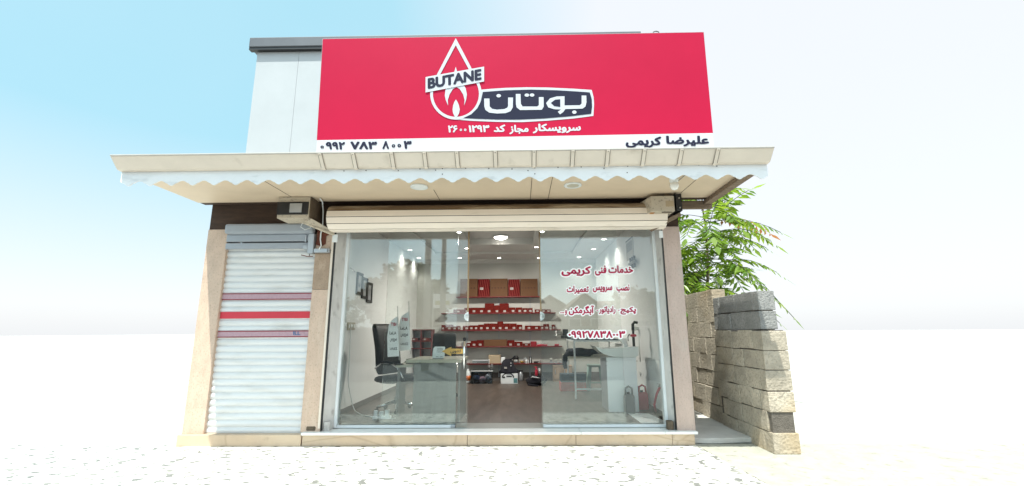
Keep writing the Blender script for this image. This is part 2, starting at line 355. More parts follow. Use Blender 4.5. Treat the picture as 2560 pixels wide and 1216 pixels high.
def glyphs(s, bold=0):
    """outlines of a line of text, filled by the non-zero rule in horizontal slices (the font's outlines overlap)"""
    cu = bpy.data.curves.new('t', 'FONT'); cu.body = shape(s); cu.size = 1; cu.resolution_u = 3; cu.fill_mode = 'NONE'
    o = bpy.data.objects.new('t', cu); COL.objects.link(o); bpy.context.view_layer.update()
    me = bpy.data.meshes.new_from_object(o.evaluated_get(bpy.context.evaluated_depsgraph_get()))
    P = [(v.co.x, v.co.y) for v in me.vertices]; E_ = [tuple(e.vertices) for e in me.edges]
    bpy.data.objects.remove(o); bpy.data.curves.remove(cu); bpy.data.meshes.remove(me)
    nxt = {}
    adj = {}
    for a, b in E_: adj.setdefault(a, []).append(b); adj.setdefault(b, []).append(a)
    seen = set(); loops = []
    for st in range(len(P)):                                   # follow each outline in its stored order
        if st in seen or st not in adj: continue
        lp = [st]; seen.add(st); cur = st+1 if st+1 in adj[st] else adj[st][0]
        while cur not in seen: seen.add(cur); lp.append(cur); cur = next((q for q in adj[cur] if q not in seen), st)
        loops.append([P[i] for i in lp])
    box = [(min(p[0] for p in l), max(p[0] for p in l), min(p[1] for p in l), max(p[1] for p in l)) for l in loops]
    par = list(range(len(loops)))
    def root(a):
        while par[a] != a: a = par[a]
        return a
    for a in range(len(loops)):
        for b in range(a):
            A, Bx = box[a], box[b]
            if A[0] < Bx[1] and Bx[0] < A[1] and A[2] < Bx[3] and Bx[2] < A[3]: par[root(a)] = root(b)
    grp = {}
    for a in range(len(loops)): grp.setdefault(root(a), []).append(loops[a])
    V, Fc, lay = [], [], []
    for k, g in enumerate(sorted(grp.values(), key=lambda g: min(p[0] for l in g for p in l))):
        segs = [(l[i], l[(i+1) % len(l)]) for l in g for i in range(len(l))]
        ys = sorted({round(p[1], 4) for l in g for p in l}); yy = [ys[0]]
        for y in ys[1:]:
            if y-yy[-1] > .006: yy.append(y)
        if yy[-1] < ys[-1]: yy[-1] = ys[-1]
        for y0, y1 in zip(yy, yy[1:]):
            ym = (y0+y1)/2; cr = []
            for (ax, ay), (bx, by) in segs:
                if (ay <= ym) != (by <= ym):
                    f = lambda y: ax+(bx-ax)*(y-ay)/(by-ay)
                    lo, hi = min(ax, bx), max(ax, bx)
                    cr.append((f(ym), min(hi, max(lo, f(y0))), min(hi, max(lo, f(y1))), 1 if by > ay else -1))
            cr.sort(); wn = 0
            for a, b in zip(cr, cr[1:]):
                wn += a[3]
                if wn != 0 and b[0]-a[0] > 1e-5:
                    n0 = len(V); V += [(a[1], y0), (b[1], y0), (b[2], y1), (a[2], y1)]; Fc.append((n0, n0+1, n0+2, n0+3)); lay += [k]*4
    return V, Fc, lay
def lettering(mb, s, quad, plane, bold=.022, lift=.003, ref=None, copies=6):
    """words laid on a plane; quad = the four corners TL TR BR BL of their place in the photograph"""
    V, Fc, lay = glyphs(s); W = ref if ref else [(x+sx_*bold, y+sy_*bold) for x, y in V for sx_, sy_ in ((1, 0), (-1, 0), (0, 1), (0, -1))]
    x0 = min(v[0] for v in W); x1 = max(v[0] for v in W); y0 = min(v[1] for v in W); y1 = max(v[1] for v in W)
    p, n = Vector(plane[0]), Vector(plane[1]).normalized(); TL, TR, BR, BL = [hit(x, y, p, n) for x, y in quad]
    for c in range(copies+1):
        ox, oy = (0, 0) if c == copies else (bold*math.cos(2*math.pi*c/copies), bold*math.sin(2*math.pi*c/copies)); out = []
        for (x, y), k in zip(V, lay):
            u = (x+ox-x0)/(x1-x0); v = (y+oy-y0)/(y1-y0)
            out.append((BL*(1-u)+BR*u)*(1-v) + (TL*(1-u)+TR*u)*v + n*(lift + (k % 12)*.00012 + c*.000012))
        mb.mesh(out, Fc)
    return W
def rect(x0, y0, x1, y1, tilt=0): return [(x0, y0), (x1, y0+tilt), (x1, y1+tilt), (x0, y1)]

# ------------------------------------------------------------------ ground
struct(B((-600, -600, -.5), (600, 900, -.012)).build('ground', 'earth', origin=Vector((0, 0, 0))))
edge = [atZ(1738, 1113, 0), atZ(1835, 1166, 0)]
ed = edge[1]-edge[0]; far = edge[0] + ed*4.6
mb = MB(); apr = edge[0] + ed*((-1.75-edge[0].y)/ed.y); mb.poly([(-9, .1, 0), (-9, -1.75, 0), (apr.x, -1.75, 0), edge[0], (edge[0].x, .1, 0)])
struct(mb.build('pavement', 'terrazzo', origin=Vector((0, 0, 0))))
mb = MB(); z = -.006; tm = (-1.75-edge[0].y)/ed.y; pts = [edge[0]+ed*t+Vector((.012+.008*math.sin(t*37)+.008*math.sin(t*83), 0, z)) for t in [i/24*tm for i in range(25)]]
mb.poly([(pts[0].x, .06, z)] + pts + [(8.5, -1.75, z), (8.5, .06, z)])
struct(mb.build('side_pavement', 'concrete_slab', origin=Vector((0, 0, 0))))
struct(MB().poly([edge[0]+Vector((-.004, .03, -.009)), edge[0]+ed*tm+Vector((-.004, 0, -.009)), edge[0]+ed*tm+Vector((.05, 0, -.009)), edge[0]+Vector((.05, .03, -.009))]).build('pavement_crack', 'dirt', origin=Vector((0, 0, 0))))
struct(MB().poly([(-30, -1.752, -.004), (-30, -6.9, -.004), (30, -6.9, -.004), (30, -1.752, -.004)]).build('roadside_paving', 'road_slab', origin=Vector((0, 0, 0))))
mb = MB(); fr = [(2.16 + .16*i, .055+.018*math.sin(i*5.1)+.01*math.sin(i*11.7)) for i in range(6)]
mb.prism([(x, y, .0) for x, y in fr] + [(2.96, 9, 0), (2.16, 9, 0)], (0, 0, .062)); struct(mb.build('passage_floor', 'passage_concrete', bevel=.008, origin=Vector((2.5, 3, 0))))
struct(B((-80, -60, -.1), (80, -13.5, .0)).build('far_pavement', 'asphalt', origin=Vector((0, -20, 0))))
struct(B((-60, -13.5, -.1), (60, -7.0, -.004)).build('road', 'asphalt', origin=Vector((0, -10, 0))))

# ------------------------------------------------------------------ the shop building
shop = thing('shop_building', (-.35, 3, 0), 'single storey shop with a glass front, stone columns and deep beige eaves', 'shop')
ZF = .165; XL, XR, YB = -2.72, 2.05, 5.9
COLO = (-2.786, 2.19)
cli = atY(838, 640, 0).x; cli2 = atY(806, 1040, 0).x
# columns
il = atY(829, 690, 0).x; ir = atY(1664, 690, 0).x
zj = atY(800, 724, 0).z; c1 = MB(); c1.box((COLO[0], 0, .155), (il, .14, zj-.002)); colL = c1.build('column', 'travertine', shop, .004)
B((COLO[0], .001, zj+.002), (il, .14, 2.45)).build('middle_stone', 'travertine_brown', colL, .004)
pb = B((COLO[0]+.004, .004, 2.45), (il-.004, .14, 2.75)).build('upper_stone', 'travertine', colL, .004)
pp = [atY(x, y, -.012) for x, y in ((794, 571), (823, 570), (826, 584), (815, 590), (813, 610), (803, 616), (789, 612), (793, 590))]
MB().prism(pp, (0, .014, 0)).build('exposed_core', 'rust_red', colL)
c2 = MB(); c2.box((ir, 0, .155), (COLO[1], .14, 2.78)); colR = c2.build('column', 'travertine_grey', shop, .006)
nb = B((il-.19, -.004, .162), (il-.05, .1, .235)); nb.build('broken_foot', 'dirt', colL, .02)
# jambs between column and glass
for sgn, xi, xg in ((-1, il, -2.43), (1, ir, 1.905)):
    mb = MB(); a = xi + sgn*-1*.007
    mb.prism([(a, .03, .16), (xg, .16, .16), (xg, .3, .16), (xi, .3, .16), (xi, .14, .16), (a, .14, .16)], (0, 0, 2.62)); j = mb.build('door_jamb', 'jamb_stone', shop)
    mb = MB(); x0 = xi - sgn*.003; mb.box((min(x0, x0-sgn*.009), -.012, .17), (max(x0, x0-sgn*.009), .03, 2.75)); mb.build('guide_rail', 'black_metal', j)
    mb = MB(); x0 = xi - sgn*.0; x1 = xi + sgn*.028; mb.box((min(x0, x1), -.016, .2), (max(x0, x1), -.002, 2.75)); mb.build('edge_trim', 'gutter_cream' if sgn < 0 else 'travertine_grey', j)
    mb = MB(); mb.box((min(xg, xg-sgn*.035), .158, .17), (max(xg, xg-sgn*.035), .27, 2.78)); mb.build('door_frame', 'alu_white', j, .004)
    mb = MB(); x1 = xi-sgn*.105; mb.box((min(xi-sgn*.03, x1), .02, .162), (max(xi-sgn*.03, x1), .1, .27)); mb.build('worn_foot', 'dirt' if sgn > 0 else 'jamb_stone', j, .006)
# platform and kerb
mb = MB()
for a, b in zip([-2.735, -.66, .69, 1.88], [-.664, .686, 1.877, 2.155]): mb.box((a, -.04, -.02), (b, .03, .13))
kerb = mb.build('kerb', 'beige_marble', shop, .004)
mb = MB(); n = 60; xs = [-2.735+4.89*i/n for i in range(n+1)]; mb.poly([(x, -.0405, .001) for x in xs] + [(x, -.052-.012*abs(math.sin(x*7.3)*math.sin(x*2.9+1)), .001) for x in reversed(xs)]); mb.build('base_line', 'dirt', kerb)  # dark uneven strip where the kerb meets the pavement
mb = MB(); mb.box((-2.745, -.07, .13), (.75, .145, .163)); mb.box((.753, -.07, .13), (1.79, .145, .163)); mb.box((1.793, -.07, .13), (2.19, .145, .163)); mb.build('nosing', 'white_marble', shop, .006)
mb = MB()
for a, b in zip([-2.45, -.9, .28], [-.903, .277, 1.92]): mb.box((a, .147, .06), (b, .5, .164))
mb.build('threshold', 'grey_marble', shop, .002)
B((-4.35, .03, -.02), (2.17, 6.1, .13)).build('plinth', 'outer_render', shop)
# interior shell
B((XL, .5, .13), (XR, YB, ZF)).build('floor', 'laminate', shop)
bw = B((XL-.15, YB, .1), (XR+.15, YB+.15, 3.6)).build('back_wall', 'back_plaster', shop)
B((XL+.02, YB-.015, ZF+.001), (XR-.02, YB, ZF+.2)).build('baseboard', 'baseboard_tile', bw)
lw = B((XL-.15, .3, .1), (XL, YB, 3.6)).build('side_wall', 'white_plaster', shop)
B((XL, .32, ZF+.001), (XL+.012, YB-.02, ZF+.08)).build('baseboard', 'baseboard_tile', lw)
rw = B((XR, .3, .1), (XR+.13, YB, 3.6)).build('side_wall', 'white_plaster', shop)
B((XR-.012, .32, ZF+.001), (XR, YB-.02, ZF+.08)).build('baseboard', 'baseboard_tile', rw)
B((XR+.132, .145, .1), (XR+.146, 6.05, 3.7)).build('outer_wall', 'outer_render', shop)
CZ, CM, CT = 3.28, 3.335, 3.48
mx0, mx1, my0, my1 = -2.05, 1.32, .6, 4.95; tx0, tx1, ty0, ty1 = -1.1, .33, 1.1, 3.98
mb = MB()
for a, b in (((XL, .2), (mx0, YB)), ((mx1, .2), (XR, YB)), ((mx0, my1), (mx1, YB)), ((mx0, .2), (mx1, my0))): mb.box((a[0], a[1], CZ), (b[0], b[1], 3.7))
for a, b in (((mx0, my0), (tx0, my1)), ((tx1, my0), (mx1, my1)), ((tx0, ty1), (tx1, my1)), ((tx0, my0), (tx1, ty0))): mb.box((a[0], a[1], CM), (b[0], b[1], 3.7))
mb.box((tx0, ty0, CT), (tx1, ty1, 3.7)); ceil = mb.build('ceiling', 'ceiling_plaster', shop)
mb = MB(); mb.prism([(XL, YB, CZ), (XL, YB-.09, CZ), (XL, YB-.07, CZ-.035), (XL, YB-.02, CZ-.09), (XL, YB, CZ-.09)], (XR-XL, 0, 0)); mb.build('cornice', 'ceiling_plaster', ceil)
mb = MB(); mb.prism([(mx0, my1, CZ), (mx0, my1-.05, CM), (mx0, my1-.05, CM-.02), (mx0, my1-.02, CZ-.002)], (mx1-mx0, 0, 0)); mb.build('cornice', 'ceiling_plaster', ceil)
# front wall above the opening, roof
B((-4.3, .02, 2.78), (2.19, .19, 3.7)).build('lintel', 'timber_dark', shop)
mb = MB(); mb.box((-4.35, .1, 3.7), (2.3, 6.2, 3.78)); mb.box((-4.4, -1.285, 3.17), (2.67, .018, 3.285)); mb.build('roof', 'outer_render', shop)
B((-4.4, -.118, 3.158), (2.668, .016, 3.169)).build('shade_board', 'timber_dark', shop)  # dark board added to paint the shade at the rear of the soffit
sof = B((-4.4, -1.285, 3.15), (2.668, -.12, 3.168)).build('soffit', 'soffit_panel', shop)
for x, y0, y1 in ((.40, -1.2, -.125), (.16, -1.2, -.125), (2.12, -1.2, -.125), (-3.0, -1.2, -.125), (-1.07, -.58, -.125)): B((x, y0, 3.1475), (x+.006, y1, 3.1499)).build('panel_seam', 'timber_dark', sof)
mb = MB(); mb.box((2.195, .0, 3.03), (2.668, .06, 3.145)); mb.build('eave_beam', 'timber_old', shop, .008)
mb = MB(); mb.box((2.55, -1.27, 3.09), (2.66, .0, 3.147)); 
bt = mb.build('eave_batten', 'timber_old', shop, .006)
# scalloped fascia
def wave(t):
    t = t % 1; a = abs(t-.5)*2              # 0 at the tip, 1 at the notch
    if a < .42: return -.055 + .03*(1-math.cos(a/.42*math.pi/2*1.0))
    if a < .5: return -.027
    return -.027 + .027*math.sin((a-.5)/.5*math.pi/2)
x0, x1 = -4.42, 2.72; P = atY(1280, 437, -1.3); zt = 3.05; per = .2405; ph = atY(1050, 441, -1.3).x/per
pts = [(x0, -1.3, 3.18)]; k = int((x1-x0)/.008)
pts2 = [(x0+i*.008, -1.3, zt + wave((x0+i*.008)/per - ph)) for i in range(k+1)]
mb = MB()
for a, b in zip(pts2, pts2[1:]):
    mb.face([(a[0], -1.3, a[2]), (b[0], -1.3, b[2]), (b[0], -1.3, 3.18), (a[0], -1.3, 3.18)])
    mb.face([(b[0], -1.288, b[2]), (a[0], -1.288, a[2]), (a[0], -1.288, 3.18), (b[0], -1.288, 3.18)])
    mb.face([(a[0], -1.288, a[2]), (b[0], -1.288, b[2]), (b[0], -1.3, b[2]), (a[0], -1.3, a[2])])
fas = mb.build('scalloped_fascia', 'scallop_white', shop)
mb = MB()
for x, y in ((761, 424), (818, 423), (860, 428), (876, 420), (915, 427), (963, 421), (996, 427), (1050, 423), (1089, 426), (1106, 422), (1164, 421), (1222, 422), (1280, 423), (1320, 427), (1337, 420), (1395, 419), (1453, 418), (1510, 422), (1569, 416), (1628, 413), (1688, 414), (1747, 413), (1792, 416), (1337, 435), (1106, 436), (1568, 432)):
    p = atY(x, y, -1.3); MB().lathe([(.007, 0), (.006, .004)], p, 8, (0, -1, 0)).build('rivet', 'screw_dark', fas)
# gutter
prof = [(-1.30, 3.288), (-1.43, 3.288), (-1.455, 3.294), (-1.466, 3.287), (-1.458, 3.272), (-1.385, 3.19), (-1.36, 3.165), (-1.31, 3.158), (-1.303, 3.158)]
X0, X1 = -4.42, 2.72
mb = MB(); mb.prism([(X0, y, z) for y, z in prof], (X1-X0, 0, 0)); gut = mb.build('gutter', 'gutter_cream', shop)
mb = MB(); mb.box((X0-.002, -1.473, 3.279), (X1+.002, -1.44, 3.297)); mb.build('gutter_lip', 'gutter_lip', gut, .005)
for px in (797, 879, 975, 1057, 1138, 1234, 1331, 1428, 1516, 1607, 1700, 1791):
    X = atY(px, 384, -1.455).x; mb = MB(); q = [(-1.470, 3.276), (-1.461, 3.267), (-1.388, 3.185), (-1.364, 3.158), (-1.33, 3.15)]
    for (ya, za), (yb, zb) in zip(q, q[1:]): mb.face([(X, ya-.005, za), (X+.036, ya-.005, za), (X+.036, yb-.005, zb-.004), (X, yb-.005, zb-.004)])
    mg = MB()
    for dx in (-.006, .037):
        for (ya, za), (yb, zb) in zip(q, q[1:]): mg.face([(X+dx, ya-.002, za), (X+dx+.006, ya-.002, za), (X+dx+.006, yb-.002, zb-.003), (X+dx, yb-.002, zb-.003)])
    o = mb.build('gutter_strap', 'gutter_cream', gut); mg.build('strap_shade', 'gutter_shade', o); s = o.modifiers.new('thick', 'SOLIDIFY'); s.thickness = .008; s.offset = 1  # dark side strips paint the thin shadow beside each strap
    MB().lathe([(.007, 0), (.006, .006)], (X+.018, -1.468, 3.262), 8, (0, -1, .7)).build('strap_screw', 'screw_dark', o)

# ------------------------------------------------------------------ neighbouring bay on the left
nb_ = thing('neighbour_building', (-3.4, 1, 0), 'white clad building rising behind the red sign with a dark roof edge', 'building')
WY = .6
zt1 = atY(745, 124, WY).z; zt2 = atY(745, 101, WY).z
mb = MB()
for i in range(9): mb.box((-4.3+i*.7, WY, 3.78), (-4.3+i*.7+.696, WY+.06, zt1+.02))
mb.build('cladding', 'cladding_white', nb_); B((-4.28, WY+.062, 3.785), (1.95, 5.8, zt1)).build('upper_storey', 'outer_render', nb_)
mb = MB(); mb.box((-4.4, WY-.09, zt1), (2.02, WY+.3, zt2)); cap = mb.build('roof_cap', 'roof_cap', nb_, .01)
B((-4.4, WY-.075, zt1-.045), (2.02, WY-.001, zt1)).build('drip_edge', 'black_metal', nb_)
B((-4.3, 0, .1), (-4.02, .3, 2.8)).build('pillar', 'travertine', nb_, .005)
B((-4.32, -.05, -.02), (-2.748, .1, .135)).build('kerb', 'beige_marble', nb_, .006)
B((-4.0, .3, .1), (-2.9, .36, 3.2)).build('back_panel', 'outer_render', nb_)

sh = thing('side_shutter', (-3.4, .1, .14), 'closed white roller shutter with a red stripe left of the stone column', 'roller shutter', 'roller shutters')
SY = .06; zb = atY(745, 1085, SY).z; ztop = 2.62; pitch = .085; mb = MB(); n = int((ztop-zb)/pitch)
sec = [(0, 0), (-.012, .012), (-.02, .034), (-.02, .05), (-.012, .07), (.0, .078), (.0, .085)]
for i in range(n):
    z = zb+i*pitch
    for (ya, za), (yb, zb2) in zip(sec, sec[1:]): mb.face([(-4.02, SY+ya, z+za), (-2.79, SY+ya, z+za), (-2.79, SY+yb, z+zb2), (-4.02, SY+yb, z+zb2)])
curt = mb.build('curtain', 'shutter_white', sh)
def strip(y0, y1, name, mat, par, d=-.024):
    a = atY(745, y0, SY+d).z; b = atY(745, y1, SY+d).z; return B((-4.015, SY+d, b), (-2.8, SY-.005, a)).build(name, mat, par, .003)
st = strip(779, 796, 'red_stripe', 'stripe_red', curt)
for y0, y1 in ((733, 749), (827, 843)):
    l = strip(y0, y1, 'printed_label', 'label_pink', curt)
    mb = MB(); a = atY(745, y0, SY-.026).z; b = atY(745, y1, SY-.026).z
    for q in (a-.004, b+.004): mb.box((-4.015, SY-.027, q-.006), (-2.8, SY-.0245, q+.006))
    mb.build('border', 'red_plain', l)
    if y0 > 800:
        mb = MB(); lettering(mb, 'ILL', rect(733, 829, 751, 838), ((0, SY-.026, 0), (0, -1, 0)), .03, .002); mb.build('lettering', 'ink_blue', l)
mb = MB(); q = atY(760, 590, .03)
B((-4.02, -.02, 2.62), (-2.8, .055, 2.72)).build('head_slat', 'shutter_grey', sh, .01)
B((-4.02, -.09, 2.72), (-2.8, .015, 2.86)).build('rolled_slats', 'shutter_grey', sh, .03)
B((-4.02, -.02, 2.52), (-2.86, .03, 2.6)).build('blue_band', 'shutter_grey', sh, .005)
lk = MB(); x = atY(778, 590, -.03).x; lk.box((x-.03, -.05, 2.44), (x+.05, .02, 2.72)); lk.box((x-.09, -.05, 2.5), (x-.03, -.01, 2.56)); lk.box((x-.08, -.04, 2.6), (x-.06, -.02, 2.7)); lko = lk.build('guide_bracket', 'alu_grey', sh, .006)
MB().tube([(x-.1, -.06, 2.42), (x-.02, -.065, 2.40), (x+.06, -.06, 2.4)], .006).build('latch_rod', 'rust_red', lko)

# ------------------------------------------------------------------ main rolled-up shutter
ms = thing('rolled_shutter', (-.3, 0, 2.7), 'cream roller shutter rolled up over the glass shop front', 'roller shutter', 'roller shutters')
RC, RR = (-.05, 2.915), .185
xa, xb = atY(818, 540, -.2).x, atY(1668, 540, -.2).x
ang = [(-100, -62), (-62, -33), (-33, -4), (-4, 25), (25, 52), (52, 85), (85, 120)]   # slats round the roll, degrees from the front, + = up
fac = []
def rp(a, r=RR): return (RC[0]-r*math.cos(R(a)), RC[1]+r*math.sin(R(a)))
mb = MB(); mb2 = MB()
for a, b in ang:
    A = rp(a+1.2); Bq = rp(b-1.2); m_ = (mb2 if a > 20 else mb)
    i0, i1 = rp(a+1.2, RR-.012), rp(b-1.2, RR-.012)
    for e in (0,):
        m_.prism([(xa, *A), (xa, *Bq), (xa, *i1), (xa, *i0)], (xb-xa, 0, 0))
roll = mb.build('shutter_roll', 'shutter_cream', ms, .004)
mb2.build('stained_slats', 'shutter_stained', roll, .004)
mb = MB(); mb.lathe([(RR-.014, 0), (RR-.014, xb-xa-.02)], (xa+.01, RC[0], RC[1]), 40, (1, 0, 0)); mb.build('roll_core', 'timber_dark', ms)
zb_, zt_ = atY(1250, 574, -.03).z, atY(1250, 563, -.03).z
mb = MB(); mb.prism([(xa+.06, -.035, zb_), (xa+.06, -.035, zt_-.01), (xa+.06, -.06, zt_+.015), (xa+.06, .0, zt_+.015), (xa+.06, .0, zb_)], (xb-xa-.03, 0, 0)); bar = mb.build('bottom_bar', 'shutter_cream', ms, .004)
q = atY(1244, 566, -.045); lo = B((q.x-.04, -.052, q.z-.03), (q.x+.04, -.03, q.z+.03)).build('shutter_lock', 'steel', bar, .004)
MB().lathe([(.012, 0), (.01, .008)], (q.x, -.052, q.z), 12, (0, -1, 0)).build('keyhole', 'brass', lo)
q = atY(848, 570, -.04); B((q.x-.06, -.048, q.z-.022), (q.x+.06, -.03, q.z+.022)).build('end_stop', 'alu_grey', bar, .008)
B((il-.02, -.02, 2.6), (il+.05, -.004, 2.71)).build('guide_mouth', 'alu_white', ms, .004)
B((ir-.05, -.02, 2.62), (ir+.0, -.004, 2.72)).build('guide_mouth', 'alu_white', ms, .004)

# motor boxes
def motor(name, xf0, xf1, z0, z1, side, label):
    t = thing(name, ((xf0+xf1)/2, -.2, z0), label, 'motor box', 'shutter motor boxes')
    mb = MB(); k = .075 if side > 0 else 0; mb.prism([(xf0, -.36, z0), (xf1, -.36, z0), (xf1, -.02, z0), (xf0-k, -.02, z0)], (0, 0, z1-z0)); b = mb.build('housing', 'motor_box', t, .008)
    return t, b
p0 = atY(1628, 490, -.36); p1 = atY(1688, 528, -.36)
mR, hb = motor('motor_box', p0.x, p1.x, p1.z, p0.z, 1, 'weathered beige shutter motor box at the right end of the rolled shutter')
B((p1.x-.115, -.364, p1.z+.06), (p1.x-.01, -.358, p0.z-.07)).build('patch_plate', 'tan_card', hb, .003)
q = [atY(1603, 530, -.03), atY(1620, 543, -.03)]
B((p0.x-.003, -.3, p1.z-.003), (p0.x+.05, -.2, p1.z+.055)).build('rust_stain', 'rust', hb)
MB().tube([(p0.x+.14, -.31, p1.z-.004), (p0.x+.15, -.35, p1.z-.012), (p0.x+.26, -.345, p1.z-.012)], .006).build('release_hook', 'timber_dark', hb, smooth=True)
mb = MB(); xx = p1.x+.008; mb.box((xx, -.37, p1.z-.0), (xx+.012, .0, p0.z+.03)); mb.box((xx, -.37, p1.z), (xx+.085, -.355, p0.z+.02)); mb.box((xx+.075, -.37, p1.z), (xx+.085, -.02, p0.z+.02))
pl = mb.build('end_plate', 'black_metal', mR, .003)
for zz in (p1.z+.04, p0.z-.04): MB().lathe([(.012, 0), (.01, .012)], (xx+.05, -.37, zz), 8, (0, -1, 0)).build('bolt', 'steel', pl)
mb = MB(); mb.prism([(xx-.22, -.03, p1.z-.19), (xx-.25, -.03, p1.z-.15), (xx+.07, -.32, p1.z-.005), (xx+.085, -.32, p1.z-.05)], (.0, .05, .0)); mb.build('support_arm', 'timber_old', mR, .004)
MB().tube([(xx-.04, -.2, p0.z+.09), (xx+.0, -.2, p0.z), (xx+.01, -.2, p0.z-.02)], .01).build('hanger', 'black_metal', mR)
a0 = atY(776, 492, -.36); a1 = atY(738, 546, -.36)
mL, hL = motor('motor_box', a0.x-.42, a0.x, a1.z, a0.z, -1, 'dirty motor box at the left end of the eaves above the side shutter')
B((a0.x+.001, -.355, a1.z+.01), (a0.x+.012, -.025, a0.z-.005)).build('end_panel', 'motor_box_dirty', hL)
qq = [atY(741, 508, -.38), atY(775, 532, -.38)]
B((a0.x-.42, -.372, qq[1].z-.02), (a0.x-.01, -.361, qq[0].z+.02)).build('gear_recess', 'black_metal', hL, .003)
B((a0.x-.25, -.385, qq[1].z+.005), (a0.x-.09, -.374, qq[0].z-.005)).build('data_plate', 'alu_grey', hL, .003)
mb = MB(); mb.prism([(a0.x-.05, -.34, a1.z-.06), (a0.x+.03, -.34, a1.z), (a0.x+.2, -.03, a1.z-.1), (a0.x+.22, -.03, a1.z-.16)], (-.05, 0, .0)); mb.build('support_arm', 'motor_box', mL, .004)
tag(MB().tube([(a0.x-.06, -.3, a0.z), (a0.x-.065, -.3, a0.z+.09), (a0.x-.03, -.3, a0.z+.12), (a0.x+.01, -.3, a0.z+.09), (a0.x+.005, -.3, a0.z+.0)], .007).build('wire_hook', 'steel', smooth=True), 'bent wire hook hanging from the soffit over the left motor box', 'hook')
# door-closer-like controller and its cable on the left column
d0 = atY(785, 622, -.05); d1 = atY(823, 632, -.05)
dv = thing('controller_box', (d0.x, -.03, d1.z), 'small silver controller box screwed to the left column', 'controller')
B((d0.x, -.06, d1.z), (d1.x, -.003, d0.z)).build('case', 'alu_grey', dv, .005); B((d1.x-.03, -.062, d1.z+.004), (d1.x-.006, -.005, d0.z-.004)).build('end_cap', 'plastic_grey', dv, .003)
MB().tube([(d0.x, -.03, d1.z+.03), (d0.x-.04, -.04, d1.z+.05), (d0.x-.07, -.03, d1.z+.01), (d0.x-.06, -.035, d1.z-.04)], .005).build('loose_wire', 'wire_black', dv)
cb = [(800, 497, -.3), (806, 505, -.2), (808, 530, -.1), (807, 560, -.06), (802, 585, -.03), (801, 600, -.03), (803, 615, -.03), (797, 625, -.066)]
tag(MB().tube([atY(*c) for c in cb], .009).build('power_cable', 'plastic_white', smooth=True), 'white cable hanging down the left column from the motor box to the controller', 'cable', 'cables')
cb = [(770, 550, -.1), (757, 556, -.14), (752, 568, -.14), (762, 575, -.13), (776, 570, -.1), (778, 558, -.08), (772, 552, -.08)]
tag(MB().tube([atY(*c) for c in cb], .005).build('power_cable', 'plastic_white', smooth=True), 'thin loop of white cable dangling before the side shutter head', 'cable', 'cables')

# soffit lights
for px, py, lab, mat in ((1048, 467, 'left recessed ring light in the soffit with a loose wire beside it', 'plastic_white'), (1432, 463, 'right recessed ring light in the soffit with a plain amber face', 'desk_edge')):
    c = atZ(px, py, 3.145); t = thing('soffit_light', (c.x, c.y, 3.135), lab, 'ceiling light', 'soffit lights')
    mb = MB(); mb.lathe([(.072, .012), (.078, -.006), (.108, -.004), (.106, .014)], (c.x, c.y, 3.137), 28); mb.build('ring', 'plastic_white', t, smooth=True)
    MB().lathe([(.072, 0), (.071, .01)], (c.x, c.y, 3.134), 24).build('lens', mat, t)
c = atZ(1685, 455, 3.1)
bl = thing('soffit_bulb', (c.x, c.y, 3.0), 'white bulb fixture hanging under the soffit near the right corner', 'bulb')
MB().lathe([(.035, .0), (.05, .03), (.05, .06), (.03, .075), (.0, .077)], (c.x, c.y, 3.075), 20).build('holder', 'plastic_white', bl, smooth=True)
MB().lathe([(.0, 0), (.03, .01), (.052, .045), (.05, .08), (.03, .1)], (c.x, c.y, 2.995), 20).build('bulb', 'ceramic', bl, smooth=True)
MB().tube([(c.x+.03, c.y, 3.095), (c.x+.07, c.y-.02, 3.125), (c.x+.1, c.y-.1, 3.148)], .005).build('feed_wire', 'plastic_grey', bl)

# ------------------------------------------------------------------ the red sign
TILT = R(4.2); SP = Vector((0, -1.22, 3.44)); SN = Vector((0, -math.cos(TILT), -math.sin(TILT)))
def L(x, y): return (1050+x*.21378, 85+y*.21378)
sg = thing('shop_sign', (-.05, -1.2, 3.36), 'large red sign board with a flame emblem standing on the eaves', 'sign')
def sq(pts, off=0): return [hit(x, y, SP+SN*off, SN) for x, y in pts]
full = sq([(806, 97), (1760, 80), (1785, 384), (789, 389)]); back = -SN*.1
mb = MB(); mb.prism(full, back); frame = mb.build('sign_box', 'sign_back', sg, .003)
def dense(a, b, n): return [(a[0]+(b[0]-a[0])*i/n, a[1]+(b[1]-a[1])*i/n) for i in range(n)]
mb = MB(); mb.poly(sq([(807, 98), (1759, 81), (1782.5, 333), (792, 351)], .004)); mb.build('red_panel', 'sign_red', sg)
mb = MB(); mb.poly(sq([(792, 351), (1782.5, 333), (1785, 384), (789.5, 389)], .004)); strp = mb.build('white_band', 'sign_white', sg)
mb = MB(); co = (420, 702)
def drop(apex, r):
    d = co[1]-apex; a = math.acos(r/d); ar = [(co[0]+r*math.sin(t), co[1]-r*math.cos(t)) for t in [a+(2*math.pi-2*a)*i/46 for i in range(47)]]
    s = [(418+(ar[0][0]-418)*i/8, apex+(ar[0][1]-apex)*i/8) for i in range(8)]; e = [(ar[-1][0]+(418-ar[-1][0])*i/8, ar[-1][1]+(apex-ar[-1][1])*i/8) for i in range(1, 8)]
    return s+ar+e
o_, i_ = drop(50, 301), drop(133, 269); PO = sq([L(*p) for p in o_], .009); PI_ = sq([L(*p) for p in i_], .009); n = len(PO)
for i in range(n): mb.face([PO[i], PO[(i+1) % n], PI_[(i+1) % n], PI_[i]])
mb.build('drop_outline', 'sign_white', sg)
flame = [(418, 385), (400, 450), (360, 540), (300, 640), (290, 720), (300, 770), (328, 840), (325, 775), (345, 710), (385, 645), (425, 622), (465, 645), (505, 710), (522, 775), (515, 840), (540, 770), (548, 710), (535, 640), (480, 540), (436, 450)]
fl = MB().poly(sq([L(*p) for p in flame], .008)).build('flame', 'sign_white', sg)
